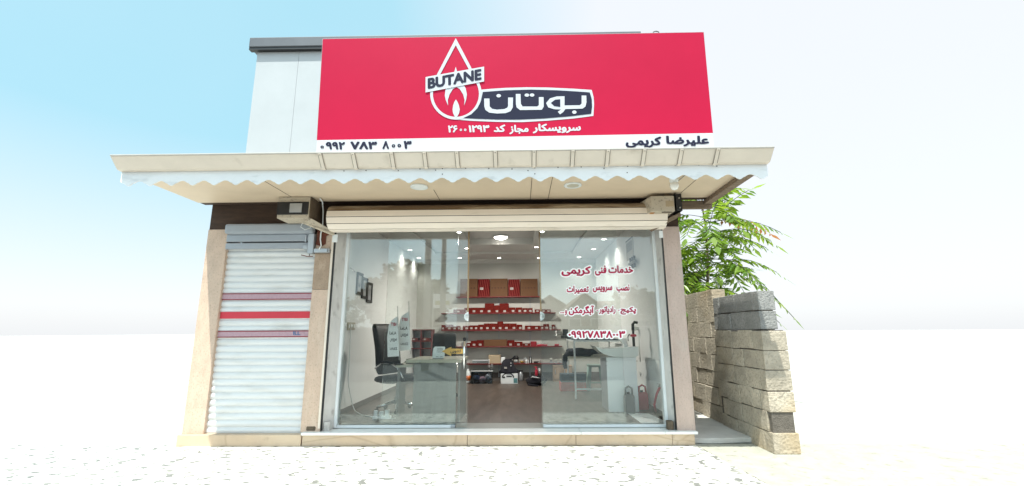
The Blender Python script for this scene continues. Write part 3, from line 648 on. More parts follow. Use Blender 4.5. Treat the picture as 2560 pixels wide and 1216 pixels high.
MB().poly(sq([L(*p) for p in ((420, 768), (402, 795), (388, 835), (380, 885), (386, 925), (402, 962), (420, 982), (440, 962), (458, 925), (465, 885), (455, 835), (438, 795))], .010)).build('inner_flame', 'sign_white', fl)
bo = [(700, 655), (800, 645), (1000, 632), (1250, 625), (1500, 628), (1800, 642), (2008, 656), (2030, 740), (2036, 820), (2028, 960), (1800, 990), (1500, 1015), (1200, 1033), (900, 1030), (600, 1018), (420, 1003), (560, 965), (660, 880), (706, 780)]
bi = [(735, 680), (1000, 660), (1300, 652), (1600, 660), (1850, 675), (1985, 685), (2008, 760), (2012, 850), (2002, 935), (1750, 965), (1450, 990), (1150, 1003), (900, 1002), (650, 993), (505, 985), (600, 940), (670, 870), (712, 790), (726, 720)]
bo_ = MB().poly(sq([L(*p) for p in bo], .007)).build('badge_border', 'sign_white', sg); bdg = MB().poly(sq([L(*p) for p in bi], .0098)).build('badge', 'sign_navy', bo_)
def ell(x, y, a, b): return [(x+a*math.cos(t), y+b*math.sin(t)) for t in [2*math.pi*i/18 for i in range(18)]]
nun = [(750, 757), (812, 757), (815, 850), (845, 878), (900, 887), (985, 880), (1020, 865), (1030, 845), (1030, 745), (1088, 745), (1085, 860), (1060, 905), (1000, 928), (900, 932), (810, 922), (765, 890), (752, 850)]
ta = [(1120, 703), (1175, 703), (1180, 820), (1200, 850), (1370, 850), (1390, 835), (1390, 740), (1445, 740), (1447, 850), (1425, 888), (1170, 892), (1130, 860), (1122, 820)]
bv = [(1690, 730), (1600, 732), (1520, 755), (1475, 810), (1500, 860), (1570, 882), (1650, 885), (1612, 912), (1637, 942), (1675, 915), (1700, 880), (1900, 875), (1935, 850), (1947, 800), (1945, 722), (1890, 722), (1890, 815), (1870, 835), (1690, 838)]
mb = MB()
for p in (nun, ta, bv, ell(920, 724, 27, 20), ell(1250, 717, 27, 19), ell(1310, 716, 27, 19), ell(1805, 916, 26, 20)): mb.poly(sq([L(*q) for q in p], .0125))
lt = mb.build('badge_lettering', 'sign_white', sg)
MB().poly(sq([L(*q) for q in ((1640, 765), (1580, 770), (1530, 808), (1570, 845), (1640, 855))], .0145)).build('letter_counter', 'sign_navy', lt)
npl = MB().poly(sq([L(*p) for p in ((65, 505), (750, 383), (750, 557), (65, 686))], .013)).build('name_plate', 'sign_white', sg)
mb = MB(); lettering(mb, 'BUTANE', [L(92, 527), L(720, 415), L(722, 545), L(94, 655)], (SP, SN), .05, .016); mb.build('plate_lettering', 'sign_navy', npl)
mb = MB()
for s, x0, y0, x1, y1 in (('سرویسکار', 1318, 1055, 1880, 1168), ('مجاز', 1045, 1068, 1270, 1178), ('کد', 862, 1065, 998, 1152), ('۲۶', 328, 1074, 440, 1158), ('o', 466, 1112, 492, 1140), ('o', 516, 1112, 544, 1140), ('۱۲۹۳', 568, 1072, 812, 1156)):
    lettering(mb, s, [L(x0, y0), L(x1, y0-(x1-x0)*.012), L(x1, y1-(x1-x0)*.012), L(x0, y1)], (SP, SN), .045, .007)
mb.build('permit_lettering', 'sign_white', sg)
def Q1(x, y): return (730+x*.28369, 55+y*.28369)
def Q2(x, y): return (1280+x*.28373, 55+y*.28373)
mb = MB()
for s, f, x0, y0, x1, y1 in (('o', Q1, 252, 1092, 284, 1118), ('۹۹۲', Q1, 300, 1060, 470, 1128), ('۷۸۳', Q1, 515, 1056, 752, 1126), ('۸', Q1, 797, 1052, 858, 1124), ('o', Q1, 880, 1080, 912, 1110), ('o', Q1, 930, 1078, 964, 1108), ('۳', Q1, 985, 1050, 1056, 1122), ('کریمی', Q2, 1000, 1012, 1315, 1112), ('علیرضا', Q2, 1355, 1005, 1735, 1100)):
    lettering(mb, s, [f(x0, y0), f(x1, y0), f(x1, y1), f(x0, y1)], (SP, SN), .05, .008)
mb.build('band_lettering', 'sign_navy', strp)
c = [hit(x, y, SP-SN*.05, SN) for x, y in ((1632, 84), (1634, 80), (1640, 78.5), (1646, 80), (1648, 85))]
MB().tube(c, .007).build('top_wire_loop', 'screw_dark', sg)
mb = MB()
for x in (-1.9, -.6, .7, 1.9): po = MB().tube([(x, -1.05, 3.29), (x, -1.08, 3.9), (x, -1.1, 4.5)], .02).build('support_post', 'steel', sg); MB().tube([(x, -.3, 3.29), (x, -1.08, 4.3)], .015).build('brace', 'steel', po)

# ------------------------------------------------------------------ glass doors
def pane(name, x0, x1, y, z0, z1, label, cat='glass door', group='glass panels of the shop front'):
    t = thing(name, ((x0+x1)/2, y, z0), label, cat, group)
    g = B((x0, y-.004, z0), (x1, y+.004, z1)).build('pane', 'pane_glass', t); return t, g
zr = .2
xf = atY(1138, 1060, .2).x
fx, fg = pane('fixed_glass', -2.465, xf, .2, zr, 2.86, 'fixed glass pane left of the entrance with a white bottom rail', 'glass panel')
rl = B((-2.465, .175, .166), (xf, .225, .2)).build('bottom_rail', 'alu_white', fx, .003); B((xf-.055, .172, .168), (xf+.002, .228, .203)).build('rail_cap', 'alu_grey', rl, .002)
xs0, xs1 = atY(964, 800, .25).x, atY(1171.5, 800, .25).x
sdl, sg_ = pane('sliding_door', xs0, xs1, .25, .172, 2.86, 'left sliding glass door with a long handle and a yellow arrow sticker')
def pane_edge(t, x, y, s):
    z = atY(1174, 780, y).z; B((min(x, x-s*.022), y-.007, z), (max(x, x-s*.022), y+.007, 2.86)).build('edge_strip', 'strip_tan', t, .002)  # tan strip up the pane edge from the lock disc
def disc(t, x, y, s, mat='plastic_white'):
    c = Vector((x, y-.006, atY(1174, 792, y).z)); pts = [c] ; r = .062
    pts = [c+Vector((-s*r*math.cos(a), 0, r*math.sin(a))) for a in [R(-90+180*i/20) for i in range(21)]]
    mb = MB(); mb.prism(pts, (0, -.008, 0)); d = mb.build('lock_disc', mat, t, .003)
    MB().lathe([(.03, 0), (.028, .006), (.012, .007), (.012, .012), (.0, .012)], c+Vector((-s*.026, -.008, 0)), 16, (0, -1, 0)).build('lock_boss', 'alu_white', d, smooth=True)
pane_edge(sdl, xs1, .25, 1); disc(sdl, xs1, .25, 1)
h0, h1 = atY(1161, 851, .18), atY(1160.5, 922, .18); hx = h0.x
mb = MB(); mb.tube([(hx, .18, h1.z), (hx, .18, h0.z)], .016, 12); hd = mb.build('handle', 'chrome', sdl, smooth=True)
mb = MB(); mb.lathe([(.019, 0), (.019, .03), (.012, .036)], (hx, .18, h0.z), 12); mb.build('handle_cap', 'black_metal', hd)
for zz in (h0.z-.06, h1.z+.06): MB().tube([(hx, .18, zz), (hx, .246, zz)], .009).build('standoff', 'chrome', hd)
AP = ((0, .245, 0), (0, -1, 0))
arrow = [(1104.3, 878.4), (1128.7, 867.3), (1128.4, 871.9), (1157.6, 872.5), (1157.6, 884.9), (1128.4, 885), (1128, 891.3)]
ar = MB().poly([atY(x, y, .2445) for x, y in arrow]).build('arrow_sticker', 'arrow_yellow', sdl)
mb = MB(); lettering(mb, 'کشویی', rect(1126, 873.6, 1153.5, 883.8), AP, .03, .0015); mb.build('lettering', 'ink', ar)
xr = atY(1353, 900, .2).x
fr_, frg = pane('fixed_glass', xr+.01, 1.94, .2, zr, 2.86, 'fixed glass pane right of the entrance covered in crimson Persian lettering', 'glass panel')
rl = B((xr+.012, .175, .166), (1.93, .225, .2)).build('bottom_rail', 'alu_white', fr_, .003); B((xr+.01, .172, .168), (xr+.05, .228, .203)).build('rail_cap', 'alu_white', rl, .002)
xq = atY(1350.5, 800, .25).x
sdr, srg = pane('sliding_door', xq, xq+1.1, .25, .172, 2.86, 'right sliding glass door with a round white lock at its edge')
pane_edge(sdr, xq, .25, -1); disc(sdr, xq, .25, -1)
GP = ((0, .196, 0), (0, -1, 0))
def W1(x, y, k=0): return (1380+x*.09375, 650+y*.09375)
def W2(x, y): return (1380+x*.09375, 750+y*.09375)
rows = [('services_lettering', W1, [('کریمی', 250, 172, 1035, 440, 0), ('فنی', 1145, 152, 1450, 425, 0), ('خدمات', 1500, 150, 2165, 360, 0)]),
        ('repairs_lettering', W1, [('تعمیرات', 390, 690, 978, 915, 0), ('سرویس', 1085, 700, 1605, 870, 0), ('نصب', 1715, 660, 2065, 875, 0)]),
        ('products_lettering', W2, [('و', 345, 270, 398, 415, 0), ('...', 218, 330, 325, 362, 0), ('آبگرمکن', 445, 150, 1122, 415, 0), ('-', 1180, 272, 1235, 292, 0), ('رادیاتور', 1250, 165, 1692, 385, 0), ('-', 1745, 270, 1800, 290, 0), ('پکیج', 1822, 185, 2240, 395, 0)]),
        ('phone_lettering', W2, [('۰۹۹۲۷۸۳۸۰۰۳', 435, 825, 1950, 1018, 0)])]
for nm, f, ws in rows:
    mb = MB(); mw = MB()
    for s, x0, y0, x1, y1, k in ws:
        qd = [f(x0, y0), f(x1, y0), f(x1, y1), f(x0, y1)]; ref = lettering(mb, s, qd, GP, .042, .006); lettering(mw, s, qd, GP, .18, .002, ref, 16)
    o = mb.build(nm, 'glass_red', fr_); mw.build('white_outline', 'glass_white', o)

# ------------------------------------------------------------------ ceiling lamps
c = atZ(1252, 590, CT)
dm = thing('dome_lamp', (c.x, c.y, CT-.08), 'lit round dome lamp in the raised ceiling panel above the entrance', 'ceiling lamp')
MB().lathe([(.165, 0), (.165, .03), (.15, .035)], (c.x, c.y, CT-.036), 28).build('base', 'plastic_white', dm, smooth=True)
MB().lathe([(.0, 0), (.08, .006), (.13, .025), (.152, .05)], (c.x, c.y, CT-.086), 28).build('diffuser', 'lamp_glow', dm, smooth=True)
def lamp(name, parent, loc, watt, kind='POINT', spot=0):
    l = bpy.data.lights.new(name, kind); l.energy = watt; l.color = (1, .95, .87); l.shadow_soft_size = .06
    if kind == 'SPOT': l.spot_size = R(spot); l.spot_blend = .7
    o = bpy.data.objects.new(name, l); COL.objects.link(o); o.parent = parent; o.location = loc; return o
lamp('dome_light', dm, (0, 0, -.06), 235, 'SPOT', 172)
DL = [(1148, 581, CM, 'lit downlight just above the left door edge, close under the shutter'), (1167, 621, CM, 'lit downlight left of the raised panel, beside the left door edge'),
      (1149, 645, CZ, 'lit downlight over the top shelf, seen through the left door'), (1248, 645, CZ, 'lit downlight over the middle of the back wall in the open entrance'),
      (1341, 618, CM, 'lit downlight right of the raised panel, beside the right door edge'), (1347, 645, CZ, 'lit downlight over the top shelf, hard against the right door edge'),
      (1355, 579, CM, 'lit downlight just right of the right door edge, close under the shutter'), (1510, 598, CZ, 'nearest of the three lit downlights along the right wall'),
      (1484, 623, CZ, 'middle of the three lit downlights along the right wall'), (1448, 643, CZ, 'farthest of the three lit downlights along the right wall'),
      (1025, 625, CZ, 'nearer lit downlight along the left wall, above the reflected tree'), (1047, 645, CZ, 'farther lit downlight along the left wall, above the reflected tree')]
d0_ = None
for x, y, z, lab in DL:
    c = atZ(x, y, z)
    if d0_ is None:
        d0_ = thing('downlight', (c.x, c.y, z), lab, 'downlight', 'ceiling downlights')
        mb = MB(); mb.lathe([(.045, 0), (.05, -.008), (.062, -.006), (.06, .0)], c, 20); mb.build('ring', 'plastic_white', d0_, smooth=True)
        MB().lathe([(.046, -.004), (.045, -.001)], c, 18).build('lens', 'spot_glow', d0_); lamp('spot_light', d0_, (0, 0, -.02), 5, 'SPOT', 130)
    else:
        d_ = dup(d0_, (c.x, c.y, z), lab)
        if z == CZ and ('back wall' in lab or 'top shelf' in lab):
            for ch in d_.children:
                if ch.type == 'LIGHT': ch.data = ch.data.copy(); ch.data.energy = 1.6
        if z == CZ and 'wall' in lab and 'back wall' not in lab:      # the lamps along the side walls burn brighter
            for ch in d_.children:
                if ch.type == 'LIGHT': ch.data = ch.data.copy(); ch.data.energy = 18

# ------------------------------------------------------------------ shelves and their stock
SHF = YB-.26
ROW = ['top', 'second', 'third', 'fourth', 'lowest']
SH = []
for k, (y, xa_, xb_) in enumerate(((742.5, 1140, 1352), (783.5, 1103, 1389), (826, 1103, 1402), (867.5, 1115, 1406), (910.5, 1165, 1411))):
    a, b = atY(xa_, y, SHF), atY(xb_, y, SHF); z = atY(1260, y, SHF).z
    t = thing('wall_shelf', ((a.x+b.x)/2, YB-.13, z), 'dark red wall shelf, %s of the five on the back wall' % ROW[k], 'shelf', 'shelves on the back wall')
    B((a.x, SHF, z-.012), (b.x, YB-.002, z+.012)).build('board', 'shelf_red', t, .003)
    for px in (1247, 1325) + ((1167,) if k in (2, 3) else ()):
        X = atY(px, y, YB-.1).x
        mb = MB(); mb.box((X-.012, YB-.016, z-.34), (X+.012, YB-.003, z-.012)); mb.box((X-.01, YB-.2, z-.045), (X+.01, YB-.016, z-.0125)); mb.build('bracket', 'alu_grey', t)
    SH.append((z+.0125, y))
ORD = ['first', 'second', 'third', 'fourth', 'fifth', 'sixth', 'seventh', 'eighth', 'ninth', 'tenth', 'eleventh', 'twelfth', 'thirteenth', 'fourteenth', 'fifteenth', 'sixteenth', 'seventeenth', 'eighteenth', 'nineteenth', 'twentieth']
def px_box(k, x0, x1, top, yf, dep=.2):
    z = SH[k][0]; a = atY(x0, SH[k][1], yf); b = atY(x1, SH[k][1], yf); t = atY((x0+x1)/2, top, yf).z
    return (a.x+.003, yf, z), (b.x-.003, min(yf+dep, YB-.03), t)
def carton(k, x0, x1, top, mat, label, lab='small', yf=None, sticker=True, group='red cartons on the shelves', cat='carton'):
    yf = SHF+.02 + random.uniform(0, .012) if yf is None else yf
    a, b = px_box(k, x0, x1, top, yf); c = ((a[0]+b[0])/2, yf, a[2])
    t = thing('carton', c, label, cat, group); bd = B(a, b).build('box_body', mat, t, .003)
    if sticker:
        w_, h_ = b[0]-a[0], b[2]-a[2]; sx_, sy_ = (.085, .06) if lab == 'big' else (min(.062, w_*.5), min(.045, h_*.4)); cx = a[0]+w_*(.3 if lab == 'big' else random.uniform(.45, .65)); cz = a[2] + (h_*.45 if lab == 'big' else sy_*.5+.02)
        s = B((cx-sx_/2, yf-.003, cz-sy_/2), (cx+sx_/2, yf-.0005, cz+sy_/2)).build('sticker', 'paper', bd)
        mb = MB()
        for i in range(3): mb.box((cx-sx_*.4, yf-.0042, cz-sy_*.3+i*sy_*.27), (cx+sx_*(.1+.3*(i % 2)), yf-.0031, cz-sy_*.3+i*sy_*.27+sy_*.08))
        mb.build('sticker_print', 'ink', s)
    return t, a, b
def brown(k, x0, x1, top, label, marks=True):
    t, a, b = carton(k, x0, x1, top, 'carton_brown', label, sticker=False, group='brown cartons on the shelves'); bd = t.children[0]
    if marks:
        zc = (a[2]+b[2])/2; n = max(2, int((b[0]-a[0])/.09))
        for i in range(n):
            x = a[0]+.03+i*(b[0]-a[0]-.06)/n; MB().prism([(x, a[1]-.0005, zc-.018), (x+.012, a[1]-.0005, zc-.03), (x+.034, a[1]-.0005, zc-.03), (x+.05, a[1]-.0005, zc-.018), (x+.05, a[1]-.0005, zc-.004), (x+.03, a[1]-.0005, zc+.008), (x+.012, a[1]-.0005, zc+.006), (x, a[1]-.0005, zc-.004)], (0, -.0025, 0)).build('printed_emblem', 'print_dark', bd)
        mb = MB(); x = b[0]-.16
        for q in ((x, .8, .1, .004), (x, .8, .004, .09), (x+.1, .8, .004, .09)): mb.box((q[0], a[1]-.003, a[2]+(b[2]-a[2])*.72), (q[0]+q[2], a[1]-.0005, a[2]+(b[2]-a[2])*.72+q[3]))
        mb.build('printed_mark', 'print_dark', bd)
brown(0, 1150, 1194, 697.5, 'large brown carton at the left end of the top shelf')
carton(0, 1195, 1224, 698, 'carton_stripe', 'tall red striped carton, the left one on the top shelf', 'big')
brown(0, 1225, 1269.5, 697, 'large brown carton in the middle of the top shelf')
carton(0, 1270.5, 1300, 698.5, 'carton_stripe', 'tall red striped carton, the right one on the top shelf', 'big')
brown(0, 1301, 1345, 697.5, 'large brown carton at the right end of the top shelf')
R2 = [(1133, 1160, 774), (1160, 1176, 770), (1176, 1195, 769.5), (1195, 1211.5, 769.5), (1211.5, 1235, 759), (1235, 1248, 763.5), (1248, 1272, 759), (1272, 1289, 769), (1289, 1306, 769), (1306, 1320, 770.5), (1320, 1332, 770.5), (1337.5, 1350, 774), (1351, 1364, 774), (1364, 1377, 774)]
R3 = [(1103, 1112, 813), (1112, 1131, 812), (1131, 1142, 816), (1142, 1151, 815), (1157, 1173, 815), (1173, 1184, 814), (1184, 1195, 814), (1195, 1209, 812), (1209, 1224, 809), (1224, 1243, 809), (1243, 1258, 804), (1258, 1275, 809), (1275, 1292, 809), (1292, 1306, 812), (1312, 1330, 814.5), (1330, 1350, 814.5), (1350, 1359, 815), (1359, 1373, 810.5), (1380, 1389, 812)]
R4 = [(1165, 1176, 858), (1176, 1191, 853), (1191, 1209, 851), (1268, 1286, 851), (1286, 1307, 855), (1307, 1326, 859)]
for k, row in ((1, R2), (2, R3), (3, R4)):
    for i, (a, b, t) in enumerate(row):
        tall = t < 760 and k == 1
        carton(k, a, b, t, 'carton_red', ('tall' if tall else 'small') + ' red printed carton, %s red one from the left on the %s shelf' % (ORD[i], ROW[k]))
for k, a, b, t, lab in ((1, 1332, 1337, 767, 'slim white packet between red cartons at the right of the second shelf'), (2, 1151, 1156.5, 814, 'slim white packet near the left end of the third shelf'), (2, 1306.5, 1311.5, 813, 'slim white packet right of the middle of the third shelf'), (2, 1374, 1379, 820, 'small white packet at the right end of the third shelf')):
    carton(k, a, b, t, 'paper', lab, sticker=False, group='white packets on the shelves', cat='packet')
brown(3, 1209.5, 1267.5, 849.5, 'long brown carton in the middle of the fourth shelf', False)
carton(3, 1326.5, 1342, 854, 'red_plain', 'plain bright red box on the right half of the fourth shelf', sticker=False)
carton(3, 1142, 1153.5, 857, 'paper', 'pale grey box at the left end of the fourth shelf', sticker=False, group='white packets on the shelves', cat='packet')
carton(3, 1154, 1160, 856, 'plastic_grey', 'dark grey box beside the door handle on the fourth shelf', sticker=False, group='white packets on the shelves', cat='packet')
def valve(k, x, lab, s=1.0, mat='plastic_red'):
    z = SH[k][0]; p = atY(x, SH[k][1], SHF+.06); t = thing('pipe_valve', (p.x, p.y, z), lab, 'valve', 'red valves on the shelf')
    MB().tube([(p.x-.05*s, p.y, z+.022*s), (p.x+.05*s, p.y, z+.022*s)], .022*s, 10).build('valve_body', mat, t); MB().lathe([(.008, 0), (.008, .03), (.03, .035), (.028, .045)], (p.x, p.y, z+.03*s), 10).build('hand_wheel', 'steel', t)
for x, lab, s in ((1347, 'red pipe valve next to the plain red box on the fourth shelf', .9), (1355, 'red pipe valve standing third from the shelf end on the fourth shelf', 1), (1364, 'red pipe valve standing second from the shelf end on the fourth shelf', .9), (1392, 'wide red pipe valve at the right end of the fourth shelf', 1.1)): valve(3, x, lab, s)
# lowest shelf: odds and ends
z5, y5 = SH[4]
def on5(x, yf=SHF+.05): p = atY(x, y5, yf); return Vector((p.x, p.y, z5))
t = thing('glass_tray', on5(1198), 'low clear tray with a lid at the left of the lowest shelf', 'tray'); a, b = on5(1181), on5(1220)
B((a.x, a.y, z5), (b.x, a.y+.14, z5+.07)).build('tray', 'clear_plastic', t, .004); B((a.x-.006, a.y-.005, z5+.071), (b.x+.006, a.y+.146, z5+.08)).build('lid', 'plastic_white', t)
carton(4, 1221, 1251, 888, 'tan_card', 'open tan cardboard box standing on the lowest shelf', sticker=False, group='brown cartons on the shelves')
a, b = px_box(4, 1252, 1262.5, 893.5, SHF+.04, .05); t = thing('thermostat', (a[0], a[1], a[2]), 'small white thermostat standing beside the tan box', 'thermostat')
B(a, b).build('case', 'plastic_white', t, .006); B((a[0]+.02, a[1]-.004, a[2]+.02), (a[0]+.06, a[1]-.0005, a[2]+.035)).build('display', 'black_metal', t); B((a[0]+.02, a[1]-.004, b[2]-.03), (a[0]+.035, a[1]-.0005, b[2]-.02)).build('button', 'alu_grey', t)
p = on5(1290, SHF+.1); t = thing('pump_head', p, 'black pump head on a steel base on the lowest shelf', 'pump')
MB().lathe([(.07, 0), (.08, .02), (.078, .08), (.07, .09)], p, 18).build('steel_base', 'steel', t, smooth=True); MB().lathe([(.072, 0), (.075, .05), (.055, .085), (.02, .1)], p+Vector((0, 0, .09)), 18).build('motor_cap', 'black_metal', t, smooth=True)
MB().tube([p+Vector((-.07, -.02, .05)), p+Vector((-.12, -.03, .06)), p+Vector((-.15, -.03, .02))], .018).build('outlet', 'black_metal', t)
for x, m, h, r_, lab in ((1176, 'steel', .11, .008, 'thin steel rod standing at the left end of the lowest shelf'), (1180, 'steel', .09, .008, 'shorter steel rod second from the left on the lowest shelf'), (1222.5, 'plastic_white', .1, .012, 'white tube standing before the tan box'), (1279, 'plastic_white', .08, .01, 'white tube left of the black pump head'), (1316, 'plastic_white', .085, .018, 'short white tube under a curved pipe on the lowest shelf'), (1321, 'plastic_white', .07, .008, 'thin white tube left of the black flask'), (1352, 'steel', .1, .01, 'steel rod right of the black valve body on the lowest shelf')):
    p = on5(x, SHF+.03); t = thing('pipe_sample', p, lab, 'pipe', 'pipe pieces on the lowest shelf')
    MB().lathe([(r_, 0), (r_, h), (r_*.7, h+.004)], p, 12).build('tube', m, t, smooth=True); MB().lathe([(r_*1.5, 0), (r_*1.5, .012)], p, 12).build('foot_ring', m, t)
p = on5(1305, SHF+.1); t = thing('brass_fitting', p, 'brass coil fitting lying right of the black pump head', 'fitting'); MB().blob(p+Vector((0, 0, .03)), (.06, .05, .032), 4, .1).build('body', 'brass', t, smooth=True); MB().tube([p+Vector((.04, 0, .03)), p+Vector((.08, 0, .05))], .015).build('spout', 'brass', t)
p = on5(1313, SHF+.08); tag(MB().tube([p+Vector((-.03, 0, 0)), p+Vector((-.03, 0, .09)), p+Vector((0, 0, .125)), p+Vector((.035, 0, .11)), p+Vector((.045, 0, .06)), p+Vector((.045, 0, 0))], .013).build('pipe_bend', 'alu_grey', smooth=True), 'grey hooped pipe bend over a white tube on the lowest shelf', 'pipe')
p = on5(1326.5, SHF+.06); t = thing('flask', p, 'tall black flask with a bright stripe on the lowest shelf', 'flask'); MB().lathe([(.038, 0), (.04, .06), (.034, .1), (.03, .15), (.028, .165)], p, 16).build('body', 'black_metal', t, smooth=True); B((p.x-.012, p.y-.043, z5+.01), (p.x+.006, p.y-.037, z5+.14)).build('stripe', 'alu_white', t)
p = on5(1342, SHF+.06); t = thing('valve_block', p, 'low black valve body right of the flask on the lowest shelf', 'valve'); B((p.x-.075, p.y-.02, z5), (p.x+.07, p.y+.06, z5+.045)).build('valve_body', 'black_metal', t, .01); B((p.x+.03, p.y-.024, z5+.01), (p.x+.05, p.y-.021, z5+.035)).build('tag', 'paper', t)
for x, s, lab in ((1378, 1.2, 'grey pipe fitting with a knob near the right end of the lowest shelf'), (1390, .9, 'low grey pipe fitting second from the right end of the lowest shelf'), (1402, 1.0, 'grey pipe fitting at the right end of the lowest shelf')):
    p = on5(x); t = thing('pipe_fitting', p, lab, 'fitting', 'grey fittings on the lowest shelf'); MB().lathe([(.04*s, 0), (.04*s, .03*s), (.02*s, .035*s), (.02*s, .07*s)], p, 14).build('base', 'alu_grey', t); MB().lathe([(.03*s, 0), (.03*s, .03*s), (.01, .035*s)], p+Vector((0, 0, .07*s)), 12).build('knob', 'pipe_white', t)

# ------------------------------------------------------------------ on the floor along the back wall
def fl_(x, y): return atZ(x, y, ZF+.002)
p = fl_(1169.5, 957); t = thing('cleaner_bottle', p, 'white bottle with an orange label standing by the door handle', 'bottle')
s = .068; MB().lathe([(.0, 0), (s*.9, .004), (s, .02), (s, .2), (s*.75, .25), (s*.35, .3), (s*.35, .33)], p, 20).build('body', 'plastic_white', t, smooth=True)
MB().lathe([(s+.002, .05), (s+.002, .17)], p, 24).build('label', 'plastic_orange', t, smooth=True); MB().lathe([(s*.42, .0), (s*.42, .035)], p+Vector((0, 0, .33)), 14).build('cap', 'plastic_grey', t)
a, b = fl_(1178, 960), fl_(1231, 960); t = thing('storage_bin', ((a.x+b.x)/2, a.y, ZF), 'clear plastic storage bin of coloured parts on the back floor', 'bin'); zt = atY(1205, 927, a.y).z; d = .36
mb = MB(); th = .006
for q0, q1 in (((a.x, a.y, ZF+.002), (b.x, a.y+th, zt)), ((a.x, a.y+d-th, ZF+.002), (b.x, a.y+d, zt)), ((a.x, a.y+th, ZF+.002), (a.x+th, a.y+d-th, zt)), ((b.x-th, a.y+th, ZF+.002), (b.x, a.y+d-th, zt)), ((a.x+th, a.y+th, ZF+.002), (b.x-th, a.y+d-th, ZF+.01))): mb.box(q0, q1)
mb.build('tub', 'clear_plastic', t); B((a.x-.01, a.y-.012, zt-.02), (b.x+.01, a.y-.001, zt)).build('rim', 'alu_white', t, .004)
for nm, fx_, c_, m_ in (('parts_bag', .22, (.1, .13, .09), 'plastic_blue'), ('parts_bag', .5, (.11, .13, .07), 'label_pink'), ('parts_bag', .78, (.09, .13, .1), 'alu_grey')):
    MB().blob((a.x+(b.x-a.x)*fx_, a.y+d/2, ZF+.012+c_[2]), c_, int(fx_*100), .1).build(nm, m_, t, smooth=True)
for fx_, h, lab in ((.8, .1, 'wooden handled tool leaning out of the clear bin'), (.93, .14, 'longer metal tool leaning out of the clear bin')):
    x = a.x+(b.x-a.x)*fx_; tt = thing('hand_tool', (x, a.y+.12, zt-.12), lab, 'tool', 'tools in the bin'); MB().tube([(x, a.y+.12, zt-.15), (x+.012, a.y+.12, zt+h*.4)], .012).build('shaft', 'steel', tt); MB().lathe([(.012, 0), (.028, .02), (.022, .07), (.008, .09)], (x+.012, a.y+.12, zt+h*.4), 12).build('grip', 'plastic_grey', tt)
a, b = fl_(1252, 960), fl_(1294.5, 960); zt = atY(1273, 934.5, a.y).z; t = thing('white_carton', ((a.x+b.x)/2, a.y, ZF), 'white printed carton with a dark handle print under the black backpack', 'carton')
bd = B((a.x, a.y, ZF+.002), (b.x, a.y+.3, zt)).build('box_body', 'plastic_white', t, .004)
mb = MB(); cx = (a.x+b.x)/2-.03; cz = ZF+.19; w_ = .15
arc = [(cx-w_*math.cos(R(i*12)), a.y-.002, cz-.05+.12*math.sin(R(i*12))) for i in range(16)]; arc2 = [(cx-w_*.78*math.cos(R(i*12)), a.y-.002, cz-.05+.095*math.sin(R(i*12))) for i in range(16)]
for i in range(15): mb.face([arc[i], arc[i+1], arc2[i+1], arc2[i]])
mb.box((cx-.13, a.y-.003, cz-.06), (cx-.07, a.y-.0005, cz-.02)); mb.box((cx-.04, a.y-.003, cz-.035), (cx+.09, a.y-.0005, cz-.005)); mb.build('printed_arch', 'ink', bd)
B((b.x-.1, a.y-.003, ZF+.02), (b.x-.008, a.y-.0005, ZF+.13)).build('printed_panel', 'plastic_teal', bd)
c = Vector(((a.x+b.x)/2-.02, a.y+.13, zt)); t = thing('backpack', c, 'black backpack with a white tag lying on the white carton', 'backpack')
mb = MB(); mb.mesh([], []); V = []; rg = random.Random(3)
prf = [(.23, 0), (.235, .04), (.2, .09), (.17, .16), (.14, .24), (.11, .3), (.06, .325)]
for r_, h in prf:
    for j in range(18):
        q = 2*math.pi*j/18; kx = 1+.08*math.sin(3*q+h*20); V.append(c+Vector((r_*kx*math.cos(q)-h*.06, r_*.6*kx*math.sin(q)+h*.15, h+.003+.008*math.sin(5*q+h*30))))
n = 18; mb.mesh(V, [(i*n+j, i*n+(j+1) % n, (i+1)*n+(j+1) % n, (i+1)*n+j) for i in range(len(prf)-1) for j in range(n)] + [tuple(reversed(range(n))), tuple((len(prf)-1)*n+j for j in range(n))])
mb.build('bag_body', 'fabric_black', t, smooth=True)
B((c.x-.1, c.y-.145, zt+.115), (c.x-.035, c.y-.13, zt+.155)).build('tag', 'paper', t); mb = MB(); mb.lathe([(.014, 0), (.01, .01)], (c.x+.06, c.y-.12, zt+.24), 10, (0, -1, 0)); mb.lathe([(.014, 0), (.01, .01)], (c.x+.06, c.y-.135, zt+.18), 10, (0, -1, 0)); mb.build('buckle', 'alu_white', t)
MB().tube([c+Vector((.03, 0, .31)), c+Vector((.1, 0, .34)), c+Vector((.15, .02, .4)), c+Vector((.17, .04, .37))], .016).build('strap', 'fabric_black', t, smooth=True)
p = fl_(1302, 955); t = thing('solvent_jug', p+Vector((0, .25, 0)), 'grey translucent jug with a black cap right of the white carton', 'jug'); q = p+Vector((0, .25, 0))
MB().lathe([(.05, 0), (.06, .02), (.065, .15), (.04, .21), (.03, .22)], q, 16).build('body', 'alu_grey', t, smooth=True); B((q.x-.05, q.y-.04, q.z+.221), (q.x+.05, q.y+.04, q.z+.26)).build('cap', 'black_metal', t, .008)
p = fl_(1342, 965); t = thing('tool_bag', p, 'slumped black tool bag on the back floor near the right door', 'bag')
MB().blob(p+Vector((0, .12, .1)), (.24, .16, .12), 9, .1).build('bag_body', 'fabric_black', t, smooth=True); MB().tube([p+Vector((-.13, .05, .17)), p+Vector((-.1, -.02, .2)), p+Vector((0, -.05, .185)), p+Vector((.07, -.03, .17))], .01).build('strap', 'alu_white', t, smooth=True)
MB().tube([p+Vector((-.2, .0, .03)), p+Vector((-.1, -.08, .02)), p+Vector((.02, -.12, .012))], .02).build('loose_belt', 'fabric_black', t, smooth=True)
